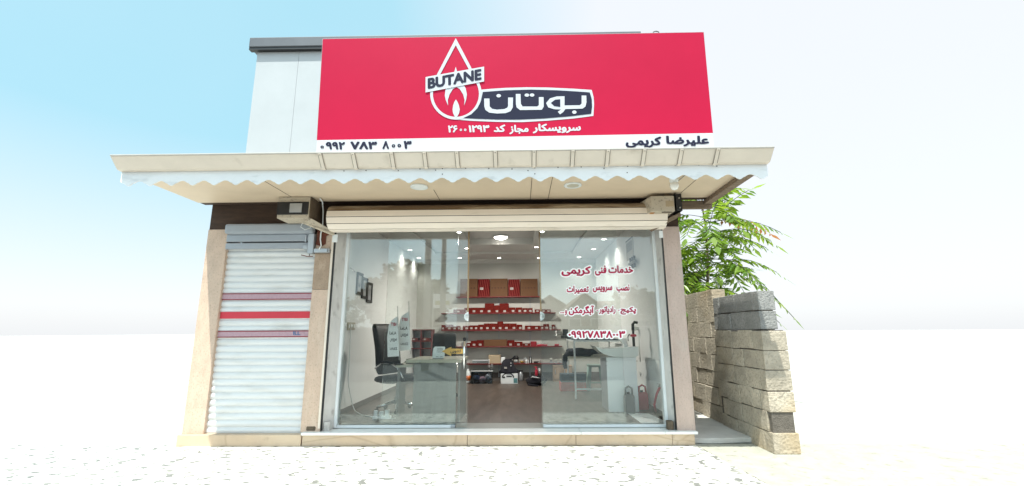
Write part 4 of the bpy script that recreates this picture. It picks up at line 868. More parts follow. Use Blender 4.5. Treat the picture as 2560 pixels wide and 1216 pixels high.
q = p+Vector((-.0, .1, .2)); t = thing('spray_bottle', q, 'red trigger spray bottle standing in the black tool bag', 'bottle', 'bottles in the tool bag'); MB().lathe([(.032, 0), (.035, .02), (.035, .13), (.016, .17), (.016, .19)], q, 14).build('body', 'plastic_red', t, smooth=True); B((q.x-.05, q.y-.015, q.z+.19), (q.x+.02, q.y+.015, q.z+.215)).build('trigger', 'plastic_red', t, .005)
q = p+Vector((.07, .08, .2)); t = thing('spray_can', q, 'white capped can standing beside the red spray bottle', 'can', 'bottles in the tool bag'); MB().lathe([(.03, 0), (.03, .13), (.025, .14)], q, 14).build('body', 'steel', t, smooth=True); MB().lathe([(.024, 0), (.024, .03), (.015, .035)], q+Vector((0, 0, .14)), 12).build('cap', 'plastic_white', t)

# ------------------------------------------------------------------ left side: chair, desk, pictures
def office_chair(c, rz, label, s=1.0):
    t = thing('office_chair', c, label, 'chair', 'black office chairs'); M = Matrix.Translation(c) @ Matrix.Rotation(rz, 4, 'Z') @ Matrix.Scale(s, 4)
    def T(p): return M @ Vector(p)
    # seat faces +X
    def slab(prof, w, n, name, mat, par):
        mb = MB(); V = []; k = len(prof); ys = [-.5, -.46, -.3, 0, .3, .46, .5]
        for y in ys:
            e = 1-.35*(abs(y)/.5)**6; cx_ = sum(q[0] for q in prof)/k; cz_ = sum(q[1] for q in prof)/k
            for (x, z) in prof: V.append(T((cx_+(x-cx_)*(1 if abs(y) < .49 else .82), y*w, cz_+(z-cz_)*(1 if abs(y) < .49 else .96))))
        m = len(ys); mb.mesh(V, [(i*k+j, (i+1)*k+j, (i+1)*k+(j+1) % k, i*k+(j+1) % k) for i in range(m-1) for j in range(k)] + [tuple(range(k)), tuple(reversed([(m-1)*k+j for j in range(k)]))])
        o = mb.build(name, mat, par, smooth=True); sb = o.modifiers.new('sub', 'SUBSURF'); sb.levels = 1; sb.render_levels = 1; return o
    slab([(-.26, .42), (-.27, .47), (-.2, .52), (0, .51), (.2, .53), (.27, .51), (.28, .46), (.2, .42), (0, .4)], .54, 0, 'seat', 'leatherette', t)
    bk = slab([(-.2, .5), (-.24, .62), (-.25, .78), (-.28, .95), (-.33, 1.12), (-.36, 1.24), (-.33, 1.27), (-.28, 1.24), (-.24, 1.14), (-.19, .97), (-.15, .8), (-.13, .64), (-.13, .54)], .5, 0, 'backrest', 'leatherette', t)
    for sd_ in (-1, 1):
        arm = [(-.2, sd_*.29, .62), (-.08, sd_*.3, .69), (.08, sd_*.3, .7), (.2, sd_*.3, .64), (.27, sd_*.29, .54), (.3, sd_*.27, .46)]
        a_ = MB().tube([T(q) for q in arm], .013*s, 10).build('armrest', 'chrome', t, smooth=True)
        MB().tube([T((arm[1][0], sd_*.3, .705)), T((.0, sd_*.3, .715)), T((.12, sd_*.3, .7))], .018*s, 8).build('arm_pad', 'leatherette', a_, smooth=True)
    MB().lathe([(.05*s, .1*s), (.05*s, .2*s), (.03*s, .21*s), (.03*s, .42*s)], c, 14).build('gas_column', 'plastic_grey', t, smooth=True)
    for i in range(5):
        q = 2*math.pi*i/5+.3; lg = MB().tube([T((.04*math.cos(q), .04*math.sin(q), .14)), T((.3*math.cos(q), .3*math.sin(q), .075))], [.028*s, .018*s]).build('leg', 'chrome', t, smooth=True)
        MB().lathe([(.026*s, 0), (.03*s, .01*s), (.03*s, .04*s), (.026*s, .05*s)], T((.3*math.cos(q), .3*math.sin(q), .03))+Vector((0, -.025*s, 0)), 12, (0, 1, 0)).build('caster', 'black_metal', lg, smooth=True)
    return t
office_chair(Vector((-1.95, 1.45, ZF)), R(-22), 'black high backed office chair by the left wall beside the desk', 1.08)
office_chair(Vector((-1.5, 3.0, ZF)), R(-85), 'black office chair turned behind the desk, only its back showing', .95)
# desk
f0, f1 = fl_(1030, 1057), fl_(1139, 1056); dy = .52; dz = atY(1090, 899, dy).z
t = thing('reception_desk', ((f0.x+f1.x)/2, dy+.4, ZF), 'grey wood desk with a pale top standing behind the left glass', 'desk')
x0, x1 = atY(1016, 900, dy).x, atY(1154, 900, dy).x
B((x0, dy-.03, dz-.045), (x1, dy+.85, dz)).build('desk_top', 'desk_edge', t, .006)
B((f0.x, dy, ZF+.002), (f1.x, dy+.03, dz-.046)).build('front_panel', 'desk_wood', t, .003)
for x in (f0.x+.001, x1-.05): B((x, dy+.031, ZF+.002), (x+.03, dy+.78, dz-.046)).build('side_panel', 'desk_wood', t, .003)
B((f0.x-.38, dy+.45, dz-.14), (x0-.002, dy+.95, dz-.1)).build('wing_top', 'desk_edge', t, .005); B((f0.x-.36, dy+.5, ZF+.002), (f0.x-.33, dy+.9, dz-.142)).build('wing_panel', 'desk_wood', t, .003)
# standing notice plate on the desk
a = [atY(x, y, dy+.12) for x, y in ((1080, 896), (1083, 872), (1087, 867), (1111, 867), (1112.5, 869), (1111, 892), (1108, 896))]
t = thing('notice_stand', ((a[0].x+a[3].x)/2, dy+.15, dz), 'white tilted plastic notice stand on the desk behind the arrow sticker', 'notice stand')
MB().prism(a, (0, .02, 0)).build('plate', 'plastic_white', t, .004); mb = MB()
for i in range(4): q = atY(1092, 872+i*3, dy+.119); mb.box((q.x, dy+.116, q.z), (q.x+.09, dy+.1185, q.z+.004))
for x in (1090, 1100): q = atY(x, 893, dy+.119); mb.box((q.x, dy+.116, q.z), (q.x+.035, dy+.1185, q.z+.006))
mb.build('print', 'ink', t); B((a[0].x+.01, dy+.121, dz+.001), (a[-1].x, dy+.22, dz+.012)).build('foot', 'plastic_grey', t)
# two feather flags on the desk wing
def flag(xl, xr_, yt, yb, Y, lab, k):
    pl_ = [(xr_-3, yt), (xr_-9, yt+4), (xl+9, yt+11), (xl+4, yt+21), (xl+1, yt+38), (xl-1, (yt+yb)/2), (xl, yb), (xr_+2, yb-2), (xr_, (yt+yb)/2), (xr_-2, yt+22), (xr_-2, yt+8)]
    P_ = [atY(x, y, Y) for x, y in pl_]; c_ = atY((xl+xr_)/2, yb+6, Y); t = thing('feather_flag', (c_.x, Y, dz-.098), lab, 'flag', 'feather flags on the desk')
    mb = MB(); n_ = 14; xa_, xb_ = min(p.x for p in P_), max(p.x for p in P_); mb.prism(P_, (0, .004, 0)); fo = mb.build('flag_cloth', 'cloth_white', t)
    MB().tube([atY(xr_+2, yb+8, Y+.01), atY(xr_+1, yb-20, Y+.01), atY(xr_-2, yt-26, Y+.01)], .006).build('pole', 'steel', t)
    MB().lathe([(.07, 0), (.065, .012), (.015, .02), (.012, .06)], (atY(xr_+2, yb+8, Y).x, Y+.01, dz-.099), 16).build('base', 'black_metal', t)
    for nm, s_, q in (('red_lettering', 'TIBI', (xl+8, yt+16, xr_-5, yt+24)), ('lettering', 'LeLA', (xl+5, yt+38, xr_-5, yt+46)), ('lettering', 'سرویس', (xl+6, yt+54, xr_-4, yt+64)), ('lettering', 'LALEZ', (xl+6, yt+78, xr_-3, yt+84))):
        mb = MB(); lettering(mb, s_, rect(*q), ((0, Y, 0), (0, -1, 0)), .02, .003); mb.build(nm, 'ink_red' if s_ == 'TIBI' else 'ink', fo)
flag(969, 996, 791, 893, .98, 'left white feather flag with red and black lettering on the desk wing', 0)
flag(996, 1024, 779, 878, 1.2, 'right white feather flag with faded lettering on the desk wing', 1)
# cabinet in the far left corner
a, b = atY(1023, 872, 5.5), atY(1079, 872, 5.5); z1 = atY(1050, 824, 5.5).z; z0 = atY(1050, 873, 5.5).z
t = thing('display_cabinet', ((a.x+b.x)/2, 5.6, ZF), 'white cubby cabinet with maroon edges in the far left corner', 'cabinet')
B((a.x, 5.86, ZF+.002), (b.x, 5.88, z1)).build('back_panel', 'plastic_white', t)
for i, x in enumerate((a.x, (a.x+b.x)/2-.01, b.x-.02)): B((x, 5.5, ZF+.002), (x+.02, 5.858, z1-.022)).build('upright', 'shelf_red', t)
for zz in (z1-.02, (z0+z1)/2-.06, z0, ZF+.08): B((a.x-.01, 5.49, zz), (b.x+.01, 5.858, zz+.02)).build('shelf_board', 'shelf_red', t)
zz = (z0+z1)/2-.04
for i, (fx_, w_, lab) in enumerate(((.06, .17, 'flat maroon carton on the left half of the corner cabinet'), (.56, .19, 'flat maroon carton on the right half of the corner cabinet'))):
    x = a.x+(b.x-a.x)*fx_; tt = thing('carton', (x, 5.55, zz), lab, 'carton', 'cartons in the corner cabinet'); B((x, 5.53, zz+.001), (x+w_, 5.75, zz+.07)).build('box_body', 'carton_red', tt, .003); B((x+.04, 5.527, zz+.02), (x+.09, 5.5295, zz+.05)).build('sticker', 'paper', tt)
# framed pictures stepping down the left wall
f_lab = ['leftmost', 'middle', 'rightmost']
for i, (xa_, ya, xb_, yb, x2, y2) in enumerate(((892, 679, 906, 686, 889, 736), (905, 692, 918, 698, 903, 746), (917, 705, 930, 709, 915, 756))):
    p, q, s_ = atX(xa_, ya, XL), atX(xb_, yb, XL), atX(x2, y2, XL); zt = (p.z+q.z)/2; zb0 = s_.z; y0_, y1_ = p.y, q.y
    t = thing('picture_frame', (XL, (y0_+y1_)/2, zb0), '%s of three black framed pictures stepping down the left wall' % f_lab[i], 'picture', 'framed pictures')
    mb = MB(); wd = .045
    for (ya_, za_, yb_, zb1) in ((y0_, zb0, y1_, zb0+wd), (y0_, zt-wd, y1_, zt), (y0_, zb0+wd, y0_+wd, zt-wd), (y1_-wd, zb0+wd, y1_, zt-wd)): mb.box((XL+.001, ya_, za_), (XL+.022, yb_, zb1))
    mb.build('frame', 'black_metal', t); B((XL+.001, y0_+wd, zb0+wd), (XL+.008, y1_-wd, zt-wd)).build('print', 'cladding_white', t)
    mb = MB(); rg = random.Random(i)
    for k in range(4): yy = y0_+wd+.04+rg.random()*(y1_-y0_-2*wd-.15); zz = zb0+.1+rg.random()*(zt-zb0-.25); mb.box((XL+.0085, yy, zz), (XL+.0095, yy+.07, zz+.05))
    mb.build('print_motif', 'alu_grey', t)
# sockets, cable, extension lead
for i, px in enumerate((871, 877, 883)):
    p = atX(px, 816, XL); t = thing('wall_socket', (XL, p.y, p.z-.05), '%s of the three cream wall sockets behind the office chair' % f_lab[i], 'socket', 'wall sockets')
    B((XL+.001, p.y-.055, p.z-.06), (XL+.014, p.y+.055, p.z+.06)).build('plate', 'desk_edge', t, .004); MB().lathe([(.03, 0), (.028, .006)], (XL+.014, p.y, p.z), 14, (1, 0, 0)).build('outlet', 'plastic_white', t)
ps = fl_(953, 1048)
cp = [atX(877, 822, XL+.02), atX(873, 900, XL+.03), atX(870, 960, XL+.05), fl_(884, 1028)+Vector((0, 0, .01)), fl_(905, 1040)+Vector((0, 0, .008)), fl_(932, 1045)+Vector((0, 0, .01))]
cpts = []
for i in range(len(cp)-1):
    for k in range(6): cpts.append(cp[i].lerp(cp[i+1], k/6))
cpts.append(cp[-1])
for _ in range(3): cpts = [cpts[0]] + [(cpts[i-1]+cpts[i]*2+cpts[i+1])/4 for i in range(1, len(cpts)-1)] + [cpts[-1]]
tag(MB().tube(cpts, .007).build('extension_cord', 'plastic_white', smooth=True), 'white cord running from the wall socket to the power strip on the floor', 'cord')
t = thing('power_strip', ps, 'white power strip with adapters lying on the floor behind the left glass', 'power strip'); B((ps.x-.12, ps.y-.03, ZF+.002), (ps.x+.14, ps.y+.03, ZF+.045)).build('strip', 'plastic_white', t, .006)
for i, (dx, h) in enumerate(((-.08, .075), (.0, .06), (.08, .08))): B((ps.x+dx-.028, ps.y-.025, ZF+.046), (ps.x+dx+.028, ps.y+.03, ZF+.046+h)).build('adapter', 'plastic_white', t, .006)
MB().tube([ps+Vector((-.05, -.04, .01)), ps+Vector((.0, -.07, .03)), ps+Vector((.08, -.06, .015)), ps+Vector((.18, -.03, .008)), ps+Vector((.2, .02, .008))], .006).build('lead', 'plastic_white', t, smooth=True)
p = atX(866, 670, XL); tag(MB().tube([(XL+.0, p.y, p.z), (XL+.05, p.y+.02, p.z), (XL+.05, p.y+.2, p.z-.02), (XL+.05, p.y+.24, p.z-.035)], .009).build('wall_hook', 'steel', smooth=True), 'thin metal hook arm on the left wall above the pictures', 'hook')
p = atX(842, 600, XL+.06); q = atX(842, 905, XL+.06); t = thing('cable_trunking', (XL+.03, p.y, q.z), 'white vertical trunking on the left wall just behind the glass', 'trunking'); B((XL+.001, p.y, q.z), (XL+.06, p.y+.09, 3.27)).build('cover', 'alu_white', t, .004); B((XL+.001, p.y-.01, q.z-.02), (XL+.062, p.y+.1, q.z-.001)).build('end_cap', 'plastic_white', t)

# ------------------------------------------------------------------ right side: test bench, basin cabinet, jugs
t = thing('work_bench', (1.5, 2.9, ZF), 'tall metal framed work bench behind the lettered glass', 'bench')
lp = fl_(1440, 998); BY0, BY1, BX0 = lp.y, lp.y+1.25, lp.x; BX1 = BX0+.9; bzt = atY(1440, 851, BY0).z; bzs = atY(1470, 893, BY0).z
for x, y in ((BX0, BY0), (BX1, BY0), (BX0, BY1), (BX1, BY1)): B((x-.015, y-.015, ZF+.002), (x+.015, y+.015, bzt-.03)).build('leg', 'alu_white', t, .003)
mb = MB()
for y in (BY0, BY1): mb.box((BX0-.015, y-.015, bzt-.029), (BX1+.015, y+.015, bzt))
for x in (BX0, BX1): mb.box((x-.015, BY0+.016, bzt-.029), (x+.015, BY1-.016, bzt))
mb.build('top_frame', 'alu_white', t); B((BX0+.015, BY0-.012, ZF+.16), (BX1-.015, BY0+.012, ZF+.19)).build('stretcher', 'alu_white', t)
B((BX0+.0, BY0+.016, bzt+.001), (BX1, BY1-.016, bzt+.02)).build('bench_top', 'box_slate', t); B((BX0-.12, BY0+.03, bzs-.03), (BX1-.02, BY1-.03, bzs)).build('shelf_board', 'desk_edge', t, .004)
c = Vector((BX0+.15, BY0+.3, bzs)); t = thing('jacket', c, 'dark jacket lying over the lower board of the work bench', 'jacket')
MB().blob(c+Vector((-.02, 0, .07)), (.28, .2, .09), 12, .14).build('body', 'cloth_navy', t, smooth=True); MB().tube([c+Vector((-.24, -.1, .06)), c+Vector((-.31, -.15, .0)), c+Vector((-.33, -.16, -.12)), c+Vector((-.31, -.16, -.22))], [.06, .055, .045, .035]).build('sleeve', 'cloth_navy', t, smooth=True)
MB().tube([c+Vector((.15, -.05, .08)), c+Vector((.35, -.08, .1)), c+Vector((.5, -.06, .08))], [.06, .05, .04]).build('sleeve', 'cloth_navy', t, smooth=True)
c = atY(1413, 845, BY1-.2); c.z = bzt+.021; t = thing('bench_vice', c, 'black bench vice on the left corner of the work bench', 'vice')
B((c.x-.09, c.y-.06, c.z), (c.x+.12, c.y+.06, c.z+.06)).build('base', 'black_metal', t, .01); B((c.x-.05, c.y-.05, c.z+.061), (c.x+.06, c.y+.05, c.z+.19)).build('jaw', 'black_metal', t, .012); MB().tube([(c.x-.2, c.y, c.z+.08), (c.x-.05, c.y, c.z+.1)], .02).build('screw', 'steel', t); MB().tube([(c.x-.19, c.y-.08, c.z+.04), (c.x-.19, c.y+.02, c.z+.15)], .01).build('bar_handle', 'steel', t)
for i, (px, m_, lab) in enumerate(((1450, 'plastic_red', 'red handled tool lying behind the phone number on the bench'), (1480, 'steel', 'steel tool lying in the middle of the work bench'), (1505, 'plastic_red', 'second red handled tool lying on the right of the bench'))):
    c = atY(px, 848, BY0+.2); c.z = bzt+.021; tt = thing('hand_tool', c, lab, 'tool', 'tools on the bench'); MB().tube([c+Vector((-.1, 0, .02)), c+Vector((.0, .01, .02))], .018).build('grip', m_, tt); MB().tube([c+Vector((.0, .01, .02)), c+Vector((.12, .03, .022))], .009).build('shaft', 'steel', tt)
# cartons under the bench
a, b = fl_(1402, 979), fl_(1467, 979); zr_ = atY(1435, 957, a.y).z; zs_ = atY(1435, 936, a.y).z
t = thing('red_crate', ((a.x+b.x)/2, a.y, ZF), 'red flat toolbox drawer standing on the floor under the bench', 'toolbox', 'toolboxes under the bench'); B((a.x, a.y, ZF+.002), (b.x, a.y+.35, zr_)).build('body', 'box_red', t, .006); B(((a.x+b.x)/2-.08, a.y-.01, zr_-.06), ((a.x+b.x)/2+.08, a.y-.001, zr_-.035)).build('handle', 'red_plain', t, .003)
t = thing('slate_crate', ((a.x+b.x)/2, a.y, zr_), 'dark slate toolbox stacked on the red one under the bench', 'toolbox', 'toolboxes under the bench'); B((a.x+.01, a.y+.01, zr_+.002), (b.x, a.y+.33, zs_)).build('body', 'box_slate', t, .006); B(((a.x+b.x)/2-.08, a.y+.0, zs_-.07), ((a.x+b.x)/2+.08, a.y+.009, zs_-.045)).build('handle', 'black_metal', t, .003)
a, b = fl_(1384, 955), fl_(1432, 955); z1 = atY(1400, 915, a.y).z
t = thing('wood_cabinet', ((a.x+b.x)/2, a.y, ZF), 'light wood cabinet against the back wall right of the shelves', 'cabinet'); B((a.x, a.y+.02, ZF+.002), (b.x, YB-.03, z1-.022)).build('carcass', 'light_wood', t, .003); B((a.x-.01, a.y, z1-.02), (b.x+.01, YB-.02, z1)).build('top', 'light_wood', t, .004)
for i in range(2): x = a.x+.01+i*(b.x-a.x-.01)/2; d_ = B((x, a.y+.002, ZF+.06), (x+(b.x-a.x)/2-.02, a.y+.019, z1-.04)).build('door', 'light_wood', t, .003); B((x+.03, a.y-.012, (ZF+z1)/2), (x+.045, a.y+.0015, (ZF+z1)/2+.1)).build('handle', 'steel', d_)
# pale green plastic stool
p = fl_(1490, 975); t = thing('plastic_stool', p, 'pale green plastic stool standing behind the white cabinet', 'stool'); hz = atY(1487, 912, p.y).z-ZF
B((p.x-.16, p.y-.16, ZF+hz-.04), (p.x+.16, p.y+.16, ZF+hz)).build('seat', 'plastic_green_pale', t, .02)
for sx_ in (-1, 1):
    for sy_ in (-1, 1): MB().tube([p+Vector((sx_*.12, sy_*.12, hz-.04)), p+Vector((sx_*.165, sy_*.165, .0))], [.03, .024], 8).build('leg', 'plastic_green_pale', t, smooth=True)
MB().tube([p+Vector((-.14, -.14, .16)), p+Vector((.14, -.14, .16))], .014).build('rung', 'plastic_green_pale', t)
# white cabinet with basin
cy = 1.36; f0, f1 = atZ(1522, 1031, ZF), atZ(1570, 1029, ZF); cy = f0.y; x0, x1 = atY(1519, 960, cy).x, atY(1590, 893, cy).x; zc = atY(1555, 894, cy).z
t = thing('white_cabinet', ((x0+x1)/2, cy+.25, ZF), 'tall white cabinet panel standing under the basin by the right wall', 'cabinet')
B((x0, cy, ZF+.002), (x1, cy+.018, zc)).build('front_panel', 'melamine_white', t, .002); B((x0-.002, cy+.019, ZF+.002), (x1-.02, cy+.55, zc-.02)).build('carcass', 'alu_grey', t, .002)
mb = MB()
for z_, s_ in ((zc-.06, 0), (zc-.13, 0), (zc-.06, 1)): x = x0 if not s_ else x1; mb.box((x-.02 if not s_ else x-.005, cy-.005, z_), (x+.008 if not s_ else x+.022, cy-.0005, z_+.008))
mb.build('hinge_clip', 'screw_dark', t)
bz = [atY(x, y, cy-.02) for x, y in ((1487, 866), (1508, 873), (1596, 866.5), (1596, 890), (1588, 893.5), (1560, 895), (1540, 893.5), (1522, 890), (1508, 885), (1496, 876))]
t = thing('wash_basin', ((x0+x1)/2, cy+.2, zc), 'white ceramic wash basin lying on top of the tall white cabinet', 'basin')
bz = [Vector((p_.x, p_.y, max(p_.z, zc+.003))) for p_ in bz]
MB().prism(bz, (0, .5, 0)).build('bowl', 'ceramic', t, .03, seg=3)
mb = MB(); q = [atY(x, y, cy+.2) for x, y in ((1545, 847), (1566, 846), (1571, 866), (1572, 872), (1560, 872), (1558, 862), (1553, 854))]; mb.prism(q, (0, .08, 0)); mb.build('spout_arm', 'ceramic', t, .01)
p = atY(1585, 868, cy+.15); p.z = max(p.z, bz[0].z+.0); t = thing('tap_assembly', p, 'black and red tap valve standing upright on the wash basin', 'tap')
zz = [atY(1585, y, cy+.15).z for y in (868, 853, 843, 836, 826, 812, 806)]
mb = MB(); mb.tube([(p.x, p.y, zz[0]), (p.x, p.y, zz[2])], .022); mb.build('stem', 'black_metal', t); MB().lathe([(.02, 0), (.05, .01), (.05, .035), (.02, .05)], (p.x, p.y, zz[2]), 14).build('collar', 'plastic_red', t); MB().tube([(p.x, p.y, zz[2]+.05), (p.x, p.y, zz[4])], .02).build('stem', 'black_metal', t)
MB().tube([(p.x, p.y, zz[4]), (p.x+.0, p.y, zz[5]), (p.x+.03, p.y, zz[6]), (p.x+.08, p.y, zz[6]-.01)], .024).build('gooseneck', 'black_metal', t, smooth=True); MB().tube([(p.x-.06, p.y, zz[3]), (p.x-.1, p.y-.02, zz[2]), (p.x-.09, p.y-.03, zz[1])], .012).build('lever', 'steel', t, smooth=True)
pv = [(1584, 822), (1598, 822), (1600, 830), (1601, 870), (1604, 905)]
t = thing('drain_pipe', atY(1600, 905, 1.9), 'white drain pipe elbow hanging by the right wall near the tap', 'pipe', 'white pipes by the right wall'); MB().tube([atY(x, y, 1.9) for x, y in pv], .03, 12).build('pipe', 'pipe_white', t, smooth=True); MB().tube([atY(1583, 822, 1.9), atY(1588, 822, 1.9)], .042, 12).build('socket_end', 'pipe_white', t)
t = thing('drain_pipe', atY(1603, 935, 1.95), 'longer white drain pipe leaning against the right wall', 'pipe', 'white pipes by the right wall'); MB().tube([atY(x, y, 1.95) for x, y in ((1611, 852), (1617, 853), (1617, 862), (1613, 890), (1608, 925), (1603, 934))], .03, 12).build('pipe', 'pipe_white', t, smooth=True); MB().tube([atY(1599, 934, 1.95), atY(1607, 935, 1.95)], .042, 12).build('socket_end', 'pipe_white', t)
# jerrycans
for i, (px, py, wd, ht, m_, lab) in enumerate(((1577, 1036, 24, 62, 'plastic_grey', 'grey jerrycan with a looped handle, left of the three by the cabinet'), (1595, 1020, 16, 50, 'plastic_blue', 'dark blue jerrycan between the grey and the red one'), (1611, 1026, 24, 56, 'plastic_red', 'red jerrycan, nearest the right wall'))):
    p = fl_(px, py); wm = wd*(p.y+5.93)/F; hm = ht*(p.y+5.93)/F; t = thing('jerrycan', p, lab, 'jerrycan', 'jerrycans by the cabinet'); w2 = wm/2
    MB().prism([p+Vector((x, 0, z)) for x, z in ((-w2, 0), (w2, 0), (w2, hm*.62), (w2*.8, hm*.72), (-w2*.8, hm*.72), (-w2, hm*.62))], (0, wm*.7, 0)).build('can_body', m_, t, .02, seg=3)
    MB().tube([p+Vector((-w2*.7, wm*.35, hm*.7)), p+Vector((-w2*.6, wm*.35, hm*.93)), p+Vector((0, wm*.35, hm)), p+Vector((w2*.6, wm*.35, hm*.93)), p+Vector((w2*.7, wm*.35, hm*.7))], wm*.1, 8).build('handle', m_, t, smooth=True)
    MB().lathe([(wm*.15, 0), (wm*.15, .03)], p+Vector((-w2*.2, wm*.2, hm*.72)), 12).build('cap', 'black_metal', t)
pts = [atZ(x, y, ZF+.003) for x, y in ((1566, 1032), (1622, 1036), (1670, 1057), (1604, 1059))]; t = MB().prism(pts, (0, 0, .006)).build('floor_sheet', 'plastic_white'); tag(t, 'white rigid sheet lying on the floor before the jerrycans', 'sheet')
g = [atX(1650, 967, XR-.05), atX(1640, 1030, XR-.05)]; t = thing('gas_hose', (XR-.05, g[0].y, ZF), 'red gas hose hanging from a tap on the right wall', 'hose'); MB().tube([g[0], g[0].lerp(g[1], .3)+Vector((-.03, 0, 0)), g[0].lerp(g[1], .7)+Vector((-.04, 0, 0)), g[1]], .018).build('hose', 'plastic_red', t, smooth=True)
mb = MB(); mb.tube([(XR-.001, g[0].y-.02, g[0].z+.02), (XR-.08, g[0].y, g[0].z+.01)], .02); mb.box((XR-.075, g[0].y-.06, g[0].z+.02), (XR-.045, g[0].y+.05, g[0].z+.05)); mb.build('gas_tap', 'steel', t)
p, q = atX(1570, 601, XR), atX(1582, 645, XR); t = thing('wall_calendar', (XR-.003, (p.y+q.y)/2, q.z), 'white calendar sheet hanging high on the right wall', 'calendar'); y0_, y1_ = min(p.y, q.y)-.1, max(p.y, q.y)+.15; B((XR-.01, y0_, q.z), (XR-.002, y1_, p.z)).build('sheet', 'paper', t); B((XR-.014, y0_+.06, q.z+.15), (XR-.0105, y1_-.06, q.z+.32)).build('picture', 'plastic_grey', t); B((XR-.014, y0_, p.z-.02), (XR-.0105, y1_, p.z)).build('binding', 'black_metal', t)
p = atX(1590, 657, XR); t = thing('valve_manifold', (XR-.05, p.y, p.z), 'dark valve manifold fixed to the right wall below the calendar', 'valve'); MB().tube([(XR-.06, p.y-.2, p.z), (XR-.06, p.y+.2, p.z)], .03).build('manifold_pipe', 'plastic_grey', t)
for dy_ in (-.13, 0, .13): MB().tube([(XR-.06, p.y+dy_, p.z-.1), (XR-.06, p.y+dy_, p.z+.1)], .022).build('valve_stem', 'black_metal', t)

# ------------------------------------------------------------------ block wall in the passage
def blocks(x, thick, y0, y1, z0, z1, h, ln, mat, name, label, rag=.0, seed=1, steps=None):
    rg = random.Random(seed); t = thing(name, (x+thick/2, (y0+y1)/2, z0), label, 'wall', 'concrete block walls'); mb = MB(); mm = MB(); z = z0; row = 0
    while z+h*.6 < z1:
        y = y0 - (rg.uniform(.1, .3) if row % 2 else 0); hh = h*rg.uniform(.96, 1.03)
        while y < y1:
            l = ln*rg.choice((1, 1, .55, .85)); a = max(y, y0+rg.uniform(0, .012)); b = min(y+l, y1+rg.uniform(-.03, .02)); 
            if b-a > .08:
                o = rg.uniform(-.008, .008); tz = rg.uniform(-.004, .004); V = []
                for yy in (a+.003, b-.003):
                    for zz in (z+.003, z+hh-.003): V.append((yy, zz+tz+rg.uniform(-.007, .007)))
                (ya, za), (yb, zb1), (yc, zc1), (yd, zd) = V
                P_ = [(x+o, ya, za), (x+o, yb, zb1), (x+o, yd, zd), (x+o, yc, zc1)]
                mb.prism([(x+o, ya, za), (x+o, yc, zc1), (x+o, yd, zd), (x+o, yb, zb1)], (thick-o, 0, 0))
            y += l
        mm.box((x+.018, y0+.02, z), (x+thick-.03, y1-.02, z+hh)); z += hh; row += 1
    mb.build('block_courses', mat, t, .007, seg=2); mm.build('mortar', 'mortar', t); return t, z
w1, zt1_ = blocks(2.93, .2, .89, 4.2, .06, 2.06, .245, .46, 'concrete_block', 'block_wall', 'tall weathered concrete block wall, tan stained, beside the passage', seed=4)
w3, zt3_ = blocks(2.9, .3, -.45, .885, -.01, 1.34, .235, .36, 'concrete_block', 'block_wall', 'lower nearer pale block wall section at the photo right edge', seed=12)
w2, zt2_ = blocks(2.925, .2, -.42, .885, zt3_+.004, 2.0, .24, .46, 'concrete_block_grey', 'block_wall', 'grey block section on top of the nearer low wall', seed=8)

# ------------------------------------------------------------------ trees
def pinnate(mb, base, dirv, length, rg, npair=9, lw=.03, ll=.13, droop=.35):
    """a compound leaf: rachis with paired leaflets"""
    d = Vector(dirv).normalized(); side = d.cross(Vector((0, 0, 1)))
    side = side.normalized() if side.length > .01 else Vector((1, 0, 0)); up = side.cross(d); pts = []
    for i in range(npair+1):
        t = i/npair; pts.append(base + d*length*t + Vector((0, 0, -droop*length*t*t)))
    for i in range(1, npair+1):
        t = i/npair; p = pts[i]; tang = (pts[i]-pts[i-1]).normalized(); s = math.sin(math.pi*(.18+.72*t))
        for sg_ in (-1, 1):
            l = ll*s*rg.uniform(.85, 1.15); dr = (side*sg_*.9 + tang*.45 + Vector((0, 0, rg.uniform(-.55, .0)))).normalized(); w_ = lw*s; wv = tang*w_
            q = p + dr*l; m = p + dr*l*.4
            mb.mesh([p, m+wv-up*.01, q-Vector((0, 0, l*.12)), m-wv*.9], [(0, 1, 2, 3)])
    q = pts[-1]+tang*ll; mb.mesh([pts[-1], pts[-1]+side*lw+tang*ll*.4, q, pts[-1]-side*lw+tang*ll*.4], [(0, 1, 2, 3)])
    return pts
def ailanthus(label, base, top, lean, crown, n, length, seed, name='tree_of_heaven', mat='leaf'):
    rg = random.Random(seed); t = thing(name, base, label, 'tree', 'young trees behind the wall')
    tr = MB(); path = [base+(top-base)*k/6+Vector((.04*math.sin(k*1.7), .03*math.cos(k*2.1), 0))*(k/6) for k in range(7)]
    tr.tube(path, [.045*(1-.6*k/6) for k in range(7)], 8); cr = MB(); rch = MB(); dry = MB()
    for i in range(n):
        u = rg.uniform(crown[0], 1); b = base+(top-base)*u + Vector((rg.uniform(-.06, .06), rg.uniform(-.1, .1), 0)); a = i*2.4+rg.uniform(-.4, .4); el = rg.uniform(-.15, .75) if u < .9 else rg.uniform(.2, 1.2)
        d = Vector((math.cos(a)*math.cos(el), math.sin(a)*math.cos(el), math.sin(el)))
        ln = length*rg.uniform(.7, 1.15)*(1 if u < .9 else .8)
        stem = b + d*ln*.22; pts = pinnate(dry if rg.random() < .015 else cr, stem, d, ln*.8, rg, rg.choice((10, 11, 12)), .03*length/.7, .15*length/.7, rg.uniform(.3, .85)); rch.tube([b, stem]+pts[1::2], .006, 5)
    tr.build('trunk', 'bark', t, smooth=True); cr.build('crown', mat, t); rch.build('leaf_stalks', 'leaf_dark', t); dry.v and dry.build('dry_leaves', 'leaf_dry', t); return t
bq = atY(1762, 735, 3.2); tq = atY(1752, 500, 3.0)
